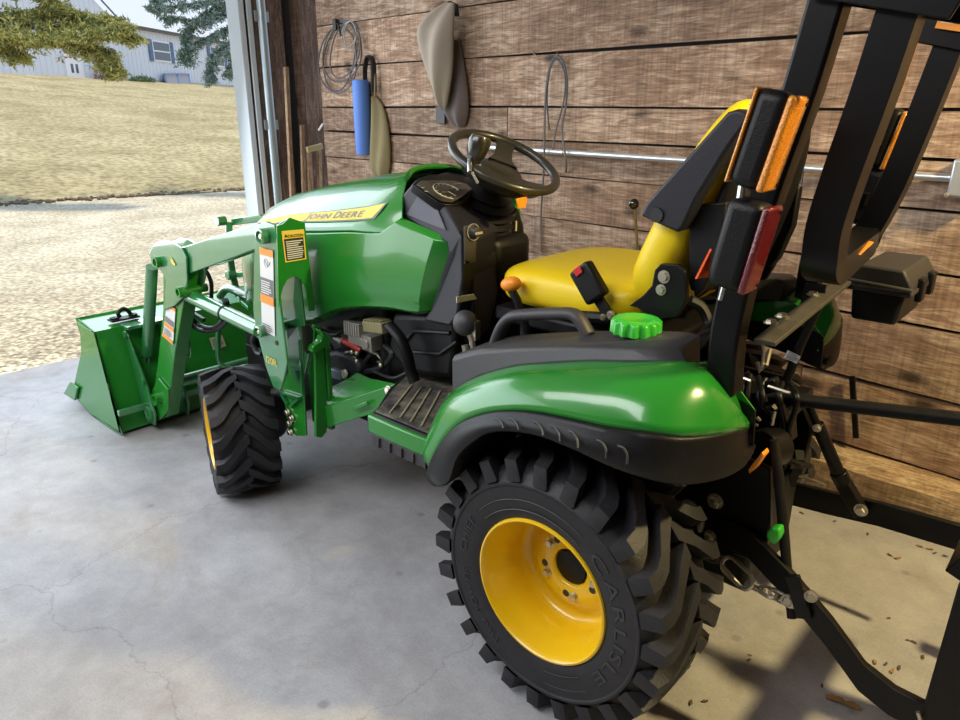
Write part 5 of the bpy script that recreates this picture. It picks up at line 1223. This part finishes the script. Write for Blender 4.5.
    mb = MB(); mb.prism(S(kn), (0, -.008*sy, 0)); mb.prism(S([V((p.x, .385, p.z)) for p in kn]), (0, -.008*sy, 0)); kp_ = mb.build('knee_plate', MT['lgreen'], bo_, bevel=.002)
    leg = [U(x, y, y=.440) for x, y in ((163,262),(186,268),(184,300),(175,352),(167,417),(155,421),(151,412),(158,360),(163,310))]
    mb = MB(); mb.prism(S(leg), (0, -.055*sy, 0)); lg = mb.build('boom_leg', MT['green'], bo_, bevel=.003)
    for (x, y, r) in ((158,262,.021),(181,292,.020),(157,399,.026)):
        c = U(x, y, y=.458); mb = MB(); mb.lathe([(0,-.10),(r*.8,-.10),(r*.8,-.02),(r,-.018),(r,.014),(r*.66,.014),(r*.6,.0),(0,.0)], V((c.x, c.y*sy, c.z)), (0,sy,0), 22); mb.build('pivot_pin', MT['green'], bo_)
    # brackets on the leg foot
    ft = [U(x, y, y=.450) for x, y in ((152,390),(158,378),(168,390),(168,410),(160,420),(152,408))]
    mb = MB(); mb.prism(S(ft), (0, -.008*sy, 0)); mb.build('foot_gusset', MT['green'], bo_, bevel=.002)
    if sy > 0:
        ql('warning_label', ((163,336),(173.5,345),(176,309),(167.5,303)), .4425, [('white',0,0,1,1),('dorange',0,.92,1,1),('grey',.05,.48,.95,.64),('dorange',0,.36,1,.46),('dorange',0,.02,1,.12)]+lines('grey', .1, .9, .15, .34, 4), lg)
        mb = MB(); a = U(171, 262, y=.4605-.006); mb.prism([a+V(p) for p in ((0,0,0),(-.012,0,-.006),(-.03,0,-.010),(-.034,0,-.004),(-.022,0,.004),(-.020,0,.012),(-.012,0,.010),(-.006,0,.02))], (0,.001,0)); mb.build('emblem', MT['dyel'], kp_, smooth=0)
    # lift cylinder
    a = U(184, 293, y=.415); b = U(262, 331, y=.415); a.y *= sy; b.y *= sy; d = (b-a)
    mb = MB(); mb.tube([a, a+d*.06, a+d*.061, b-d*.02], [.016,.016,.027,.027], 18); cy = mb.build('lift_cylinder', MT['lgreen'], T)
    mb = MB(); mb.tube([a+d*.55, a+d*.565], .0295, 18); mb.build('cylinder_clip', MT['hose'], cy)
    # bucket cylinder
    a = U(156, 268, y=.40); b = U(151, 356, y=.40); xo = V((.035,0,0)); a += xo; b += xo; a.y *= sy; b.y *= sy; d = b-a
    mb = MB(); mb.tube([a, b], .024, 18); cy = mb.build('bucket_cylinder', MT['lgreen'], T)
    mb = MB(); mb.tube([b, b+d*.35], .012, 12); mb.build('cylinder_rod', MT['chrome'], cy)
# hoses at the knee
mb = MB()
for o in (0, .02): mb.tube(spline([U(176, 283, y=.36-o), U(192, 266, y=.33-o), U(203, 268, y=.31-o), U(211, 282, y=.31-o), U(212, 305, y=.30-o), U(222, 318, y=.3-o)]), .008, 8)
mb.tube(spline([U(185, 312, y=.36), U(200, 325, y=.33), U(213, 328, y=.33), U(223, 320, y=.34), U(226, 306, y=.38), U(224, 300, y=.40)]), .009, 8)
mb.tube(spline([U(183, 318, y=.36), U(198, 329, y=.33), U(213, 331, y=.33), U(226, 322, y=.34), U(228, 308, y=.38), U(226, 300, y=.40)]), .009, 8)
mb.tube(spline([U(178, 312, y=.39), U(192, 306, y=.33), U(206, 298, y=.28), U(215, 305, y=.26)]), .008, 8)
mb.tube(spline([U(256, 332, y=.36), U(253, 342, y=.36), U(257, 352, y=.36), U(262, 354, y=.36)]), .010, 8)
mb.each('hydraulic_hose', MT['hose'], T)
mb = MB(); mb.tube([U(194, 314, y=.34), U(204, 320, y=.33)], .009, 8); mb.tube([U(190, 318, y=.34), U(201, 326, y=.33)], .009, 8); mb.tube([U(187, 320, y=.37), U(188, 335, y=.37)], .004, 6)
lk = [U(x, y, y=.37) for x, y in ((187,334),(190,345),(190,356),(187,358),(185,352),(186,342))]; mb.tube(spline(lk, 3, True), .003, 6, closed=True); mb.each('hose_coupling', MT['chrome'], T)
# second green hydraulic line beside the lift cylinder
mb = MB(); mb.tube(spline([U(220, 296, y=.20), U(226, 289, y=.20), U(234, 290, y=.20), U(258, 303, y=.20)]), .017, 12); mb.build('hydraulic_line', MT['lgreen'], T)
mb = MB(); mb.tube(spline([U(219, 325, x=2.05), U(218, 345, x=2.05), U(220, 362, x=2.05), U(232, 369, x=2.02), U(248, 366, x=2.0), U(262, 364, x=2.0), U(285, 360, x=1.98)]), .012, 10); mb.build('hydraulic_pipe', MT['lgreen'], T)
# torque tube between the boom legs
a = U(172, 386, y=.42); mb = MB(); mb.tube([V((a.x+.03, .40, a.z)), V((a.x+.03, -.40, a.z))], .026, 16); mb.build('torque_tube', MT['lgreen'], T)
# ---------------- bucket
bw = .585
pB = {k: U(*q, y=bw) for k, q in dict(tf=(76,318), tr=(94,332), br=(119,432), bf=(72,394)).items()}
sp_ = [U(x, y, y=bw) for x, y in ((76,318),(94,332),(120,433),(108,428),(90,414),(72,394),(76,375),(81,352),(80,335))]
mb = MB(); mb.prism(sp_, (0,-.008,0)); mb.prism([V((p.x, -bw+.008, p.z)) for p in sp_], (0,-.008,0))
tf, tr, br_, bf = sp_[0], sp_[1], sp_[2], sp_[5]
def sheet(a, b, th): mb.prism([V((a.x, bw, a.z)), V((b.x, bw, b.z)), V((b.x, -bw, b.z)), V((a.x, -bw, a.z))], th)
sheet(tf, tr, (0,0,-.008)); sheet(tr, br_, (.008,0,0)); sheet(br_, sp_[4], (0,0,.008)); sheet(sp_[4], bf, (0,0,.008))
bk = mb.build('bucket', MT['green'], T, bevel=.002)
def bks(px, py, off=0.0):   # point on the back sheet of the bucket
    n = V((tr.z-br_.z, 0, -(tr.x-br_.x))).normalized(); n = n if n.x < 0 else -n
    return on(px, py, tr+n*off, n)
mb = MB(); 
for yy in (.46, .31, -.31, -.46):
    q = [V((tr.x-.05, yy, tr.z+.0)), V((tr.x-.02, yy, tr.z-.02)), V((br_.x-.06, yy, br_.z+.20)), V((br_.x-.10, yy, br_.z+.08)), V((br_.x-.08, yy, br_.z+.02)), V((br_.x, yy, br_.z+.02)), V((tr.x, yy, tr.z))]
    mb.prism(q, (0,.010,0))
for s_ in (1, -1): mb.mm((tr.x-.055, s_*.385-.085, tr.z-.008), (tr.x+.02, s_*.385+.085, tr.z+.006))
mb.each('bucket_bracket', MT['lgreen'], bk, bevel=.002)
mb = MB(); c = V((br_.x-.05, .472, br_.z+.07)); mb.lathe([(0,0),(.034,0),(.034,.006),(.022,.008),(.018,.004),(0,.004)], c, (0,1,0), 20); mb.lathe([(0,0),(.016,0),(.016,.008),(0,.008)], V((tr.x-.03, .472, tr.z-.03)), (0,1,0), 16); mb.lathe([(0,0),(.016,0),(.016,.008),(0,.008)], V((br_.x-.045, .472, br_.z+.22)), (0,1,0), 16); mb.each('bucket_pin', MT['lgreen'], bk)
mb = MB(); mb.mm((br_.x-.01, -bw, .10), (br_.x-.03, bw, .125)); mb.build('bucket_stiffener', MT['lgreen'], bk, bevel=.002)
q = [U(x, y, y=bw+.002) for x, y in ((66,393),(77,400),(80,387),(72,382))]
mb = MB(); mb.prism(q, (0,.012,0)); mb.build('bucket_corner_tab', MT['green'], bk, bevel=.003)
# chain hook on the top edge
zt_ = (tf.z+tr.z)/2+.004; hc = U(124, 319, z=zt_)
mb = MB(); mb.box(hc+V((0,0,.004)), (.05,.12,.008)); mb.tube(spline([hc+V((.0,-.035,.008)), hc+V((.0,-.02,.035)), hc+V((0,.0,.045)), hc+V((0,.02,.03)), hc+V((0,.015,.012))], 4), .009, 8)
for s_ in (-.04,.04): mb.lathe([(.006,0),(.018,0),(.018,.008),(.006,.008),(.006,0)], hc+V((0,s_,.008)), (0,0,1), 16)
mb.build('chain_hook', MT['dsteel'], bk, bevel=.002)
q = [bks(x, y, .003) for x, y in ((213,350),(226,346),(222,335),(209,338))]
quadlabel('bucket_label', [q[0], q[1], q[2], q[3]], [('cream',0,0,1,1)]+lines('grey', .1, .9, .1, .9, 5), bk, (-.002,0,0))
# ------------------------------------------------------------------ things on and against the wall
def ring_on_wall(mb, cx, cy, rx, ry, rot, off, r, wob=0, n=40, seed=1):
    rd = random.Random(seed); ph = rd.uniform(0, 6); P = []
    for k in range(n):
        t = 2*pi*k/n; a = rx*(1+wob*sin(3*t+ph))*cos(t); b = ry*(1+wob*cos(2*t+ph))*sin(t)
        P.append(W(cx+a*cos(rot)-b*sin(rot), cy+a*sin(rot)+b*cos(rot), off+.006*sin(t*2+ph)))
    mb.tube(P, r, 7, closed=True)
MCABLE = mat('grey_cable', (.10,.10,.11), .5); MGREYC = mat('light_grey_cable', (.30,.30,.30), .5)
mb = MB()
for i, (cx, cy, rx, ry, ro) in enumerate(((340,56,15,36,.18),(342,52,19,31,.12),(338,60,19,34,.06),(345,50,14,29,.2))): ring_on_wall(mb, cx, cy, rx, ry, ro, .02+i*.006, .0045, .04, seed=i)
cb = tag(mb.build('cable_coil', MCABLE), 'coil of thin dark cable on a nail at the left end of the plank wall', 'cable')
mb = MB(); ring_on_wall(mb, 349, 34, 7, 13, .1, .05, .003, .05, seed=8); ring_on_wall(mb, 350, 36, 6, 14, .0, .055, .003, .05, seed=9); mb.build('cable_tail', MGREYC, cb)
mb = MB(); mb.box(W(336, 25, .04), (.03,.03,.06)); mb.tube([W(333, 20, .01), W(338, 24, .045), W(341, 36, .05)], .007, 8); mb.build('cable_plug', MT['ink'], cb, bevel=.004)
# blue tube with strap
MBL = mat('blue_foam', (.10,.22,.62), .7, bump=.3, bscale=120)
mb = MB(); a = W(360.5, 80, .053); b = W(364.5, 155, .053); d = b-a
mb.tube([a, a+d*.02, a+d*.5, b-d*.02, b], [.040,.048,.050,.048,.040], 20); bt = tag(mb.build('foam_tube', MBL, smooth=50), 'blue padded tube hanging upright on the plank wall beside the olive bag', 'padded tube')
mb = MB(); mb.tube(spline([W(366, 90, .035), W(365, 70, .03), W(368, 57, .02), W(373, 62, .03), W(374, 92, .03)]), .008, 8, sx=2.2); mb.build('hanging_strap', MT['dashp'], bt)
# cloth bags
def bag(name, outline, mats, label, cat, depth=.06, seed=1, top_band=None, offw=.004):
    """outline: list of rows (py, px_left, px_right, thickness)"""
    rows = []; rd = random.Random(seed); n = 22
    for (py, xl, xr, th) in outline:
        L_ = W(xl, py, offw); R_ = W(xr, py, offw); row = []
        for k in range(n+1):
            u = k/n; bulge = sin(pi*u)**.6*th; fold = .012*sin(u*11+py*.06+seed)*sin(pi*u)
            row.append(L_.lerp(R_, u)+WN*(bulge+fold*(th/.05)))
        rows.append(row)
    mb = MB(); mb.grid(rows); mb.grid([[p for p in (r[0], r[-1])] for r in rows]); o = mb.build(name, mats, smooth=70, sub=1); tag(o, label, cat); return o
MOLIVE = mat('olive_canvas', (.21,.17,.08), .85, bump=.5, bscale=200); MTAN = mat('grey_tan_canvas', (.34,.29,.23), .85, bump=.4, bscale=200, var=.15); MDK = mat('dark_mauve_canvas', (.13,.105,.10), .85, bump=.4, bscale=200)
ob = bag('canvas_bag', [(96,372,377,.02),(104,372,385,.04),(120,372,390,.05),(140,372,393,.055),(158,371.5,393,.055),(170,372,392,.05),(177,376,389,.03),(179,380,387,.01)], MOLIVE, 'olive-brown drawstring bag hanging behind the blue padded tube', 'bag', seed=2)
mb = MB(); mb.tube([W(374, 62, .02), W(375, 80, .03), W(375, 97, .03)], .006, 8); mb.build('drawstring', MOLIVE, ob)
tb_ = bag('canvas_sack', [(3,444,455,.02),(10,433,457,.05),(22,424,458,.08),(32,420,458,.09),(48,424,457,.09),(70,430,456,.08),(90,436,452,.06),(104,440,449,.04),(110,443,446,.015)], MTAN, 'pale grey-tan canvas sack with a pointed lower end hung high on the wall', 'sack', seed=3, offw=.09)
mb = MB(); q = [(418,30),(425,16),(440,20)]; mb.tube([W(449, 3, .03), W(456, 6, .03), W(457, 16, .03)], .012, 8); mb.build('hanging_loop', MT['ink'], tb_)
bag('dark_sack', [(40,452,461,.02),(60,450,466,.05),(80,447,470,.07),(98,445,472,.07),(112,446,472,.07),(121,452,469,.05),(127,457,466,.03)], MDK, 'dark mauve-brown sack hanging half behind the pale canvas sack', 'sack', seed=5, offw=.006)
mb = MB(); q = [W(x, y, .012) for x, y in ((437,106),(446,108),(446,124),(437,123))]; mb.prism(q, WN*.01); tag(mb.build('cloth_strap', MT['ink'], bevel=.002), 'short black strap end on the wall below the pale canvas sack', 'strap')
# cord loop with long tails
mb = MB(); mb.tube(spline([W(541, 252, .012), W(541, 215, .012), W(544, 165, .055), W(545, 110, .05), W(548, 75, .03), W(554, 58, .035), W(562, 60, .035), W(567, 80, .03), W(566, 105, .025), W(562, 130, .04), W(566, 160, .055), W(566, 172, .012)], 6), .005, 7)
mb.tube(spline([W(549, 130, .03), W(547, 95, .03), W(551, 66, .04), W(558, 60, .04), W(565, 75, .035), W(564, 100, .03), W(556, 130, .05), W(553, 150, .058)], 6), .004, 7)
tag(mb.build('hanging_cord', MCABLE), 'thin dark cord looped over a nail with long tails, above the steering wheel', 'cord')
mb = MB(); mb.tube([W(532, 52, .0), W(538, 58, .03)], .0025, 6); tag(mb.build('bent_nail', MT['zinc']), 'bent nail in the planks just left of the dark looped cord', 'nail')
mb = MB(); mb.tube([W(557, 53, 0), W(557, 60, .045)], .003, 6); tag(mb.build('wall_nail', MT['zinc']), 'nail at the top of the dark looped cord, holding it', 'nail')
# conduit
MCON = mat('galvanised_conduit', (.62,.65,.68), .35, metal=.7, var=.05)
a = W(484, 147, .03); b = W(952, 178, .03)
a2 = a
mb = MB(); mb.tube([a2, b], .0125, 14); cn = tag(mb.build('conduit_pipe', MCON), 'grey metal conduit pipe running level along the plank wall', 'pipe')
for s in (.25, .62): p = a.lerp(b, s); m = MB(); m.tube([p-WD*.008, p+WD*.008], .016, 12); m.build('pipe_strap', MT['zinc'], cn)
c = W(960, 178, .035); mb = MB(); mb.box(c+V((-.03,0,0)), (.10,.06,.11), Matrix.Rotation(WAZ, 3, 'Z')); eb = tag(mb.build('junction_box', MCON, bevel=.006), 'grey metal junction box on the end of the wall conduit at the right edge', 'electrical box')
mb = MB(); mb.hexbolt(W(947, 195, .066), WN, .006); mb.build('screw', MT['zinc'], eb, smooth=0)
# black strap bar on the wall behind the top link
mb = MB(); mb.bar(W(852, 376, .02), W(856, 438, .02), .018, .012, up=WN); tag(mb.build('steel_strap_bar', MT['steel'], bevel=.001), 'thin upright black steel bar against the wall behind the top link', 'bar')
# paper tag on the post, stakes in the corner
def stake(px0, py0, px1, py1, w, m, lab, x0=3.35, x1=3.3, d=.025):
    a = U(px0, py0, x=x0); b = U(px1, py1, x=x1); e = (b-a).normalized(); b = a+e*((a.z)/(-e.z)) if e.z < -.1 else b
    mb = MB(); mb.bar(a, b, d, w, up=(1,0,0)); return tag(mb.build('wooden_stake', m, bevel=.002), lab, 'stake')
stake(286, 67, 292, 195, .026, MWL, 'dark slim wooden stake leaning in the corner behind the hood, farthest from the wall')
stake(302, 125, 304, 192, .022, MWL, 'short weathered stake standing between the two taller stakes in the corner')
stake(309, 150, 311, 194, .030, MWL, 'brown wooden stake with a pale cross piece leaning in the corner')
stake(319, 150, 320, 190, .026, MWL, 'orange-brown stake nearest the plank wall under the pale cross piece')
mb = MB(); mb.bar(U(307, 150, x=3.26), U(322, 146, x=3.26), .02, .035); tag(mb.build('wood_block', mat('pale_wood_block', (.50,.42,.22), .8), bevel=.002), 'pale yellow wood cross piece resting on the stakes in the corner', 'wood block')
mb = MB(); mb.tube([W(319, 130, .01), W(323, 124, .01)], .008, 6); mb.build('paper_tag', MT['white']) and None
tag(bpy.data.objects['paper_tag'], 'scrap of white paper at the left end of the plank wall', 'paper')

# ------------------------------------------------------------------ litter on the floor
MLEAF = mat('dry_leaf', (.30,.17,.06), .8, var=.3); MLEAF2 = mat('dark_litter', (.10,.065,.035), .9, var=.3)
rl = random.Random(17)
def leaf(px, py, s, m, lab, group=None):
    c = U(px, py, z=.003); a = rl.uniform(0, 6.3); P = []; n = 14
    for k in range(n):
        t = 2*pi*k/n; r = s*(.55+.45*abs(cos(t)))*rl.uniform(.75,1.15); P.append(V((r*cos(t)*cos(a)-r*.55*sin(t)*sin(a), r*cos(t)*sin(a)+r*.55*sin(t)*cos(a), rl.uniform(.0,.25)*s)))
    mb = MB(); mb.add([V((0,0,s*.12))]+P, [(0, i+1, (i+1) % n+1) for i in range(n)])
    o = mb.build('dry_leaf', m, smooth=60, weld=False); o.location = c; tag(o, lab, 'leaf', group)
leaf(843, 703, .036, MLEAF, 'large tan dry leaf lying alone on the floor near the lower link')
G = 'bits of dry leaf litter on the concrete floor'
for (x, y, s) in ((691,703,.010),(705,701,.009),(898,558,.014),(890,555,.010),(914,642,.009),(923,657,.010),(875,662,.011),(892,671,.012),(899,668,.010),(886,664,.008),(749,660,.008),(845,608,.006),(822,686,.008),(908,640,.007),(930,549,.012),(920,546,.012),(935,553,.009),(945,556,.010),(868,534,.008),(835,521,.008),(802,513,.010),(889,618,.006),(750,655,.006),(512,569,.006)):
    leaf(x, y, s, MLEAF2 if s < .011 else MLEAF, 'small crumb of dry brown leaf on the concrete floor', G)
# ------------------------------------------------------------------ light
w = bpy.data.worlds.new('world'); SC.world = w; w.use_nodes = True; nt = w.node_tree
bg = nt.nodes['Background']; tc = nt.nodes.new('ShaderNodeTexCoord'); sp = nt.nodes.new('ShaderNodeSeparateXYZ'); nt.links.new(tc.outputs['Generated'], sp.inputs[0])
r = nt.nodes.new('ShaderNodeValToRGB'); e = r.color_ramp.elements; e[0].position = 0; e[0].color = (.80,.86,.95,1); e[1].position = .5; e[1].color = (.52,.68,.95,1)
nt.links.new(sp.outputs[2], r.inputs[0]); nt.links.new(r.outputs[0], bg.inputs['Color']); bg.inputs['Strength'].default_value = 1.15
def light(name, typ, loc, to, col, en, **kw):
    d = bpy.data.lights.new(name, typ); d.color = col; d.energy = en
    for k, v in kw.items(): setattr(d, k, v)
    o = bpy.data.objects.new(name, d); COL.objects.link(o); o.location = loc; o.rotation_euler = (V(to)-V(loc)).to_track_quat('-Z', 'Y').to_euler(); return o
light('sun', 'SUN', (0,0,10), (-.6,1.2,4), (1,.89,.72), 2.9, angle=.15)
light('sky_portal', 'AREA', (3.3, 1.5, 1.5), (0, 1.2, .6), (.86,.93,1), 110, shape='RECTANGLE', size=4.4, size_y=2.0)
light('ceiling_fill', 'AREA', (1.0, 1.9, 2.65), (.9, .9, 0), (.97,.97,1), 105, shape='RECTANGLE', size=2.5, size_y=1.4)  # added overhead fill that brightens the interior; there is no fixture
light('warm_lamp', 'SPOT', (-1.70, -.22, 2.30), (-.42,-.12,.35), (1,.77,.36), 330, shadow_soft_size=.06, spot_size=radians(96), spot_blend=.55)
SC.view_settings.view_transform = 'Standard'; SC.view_settings.look = 'None'; SC.view_settings.exposure = 0; SC.view_settings.gamma = 1
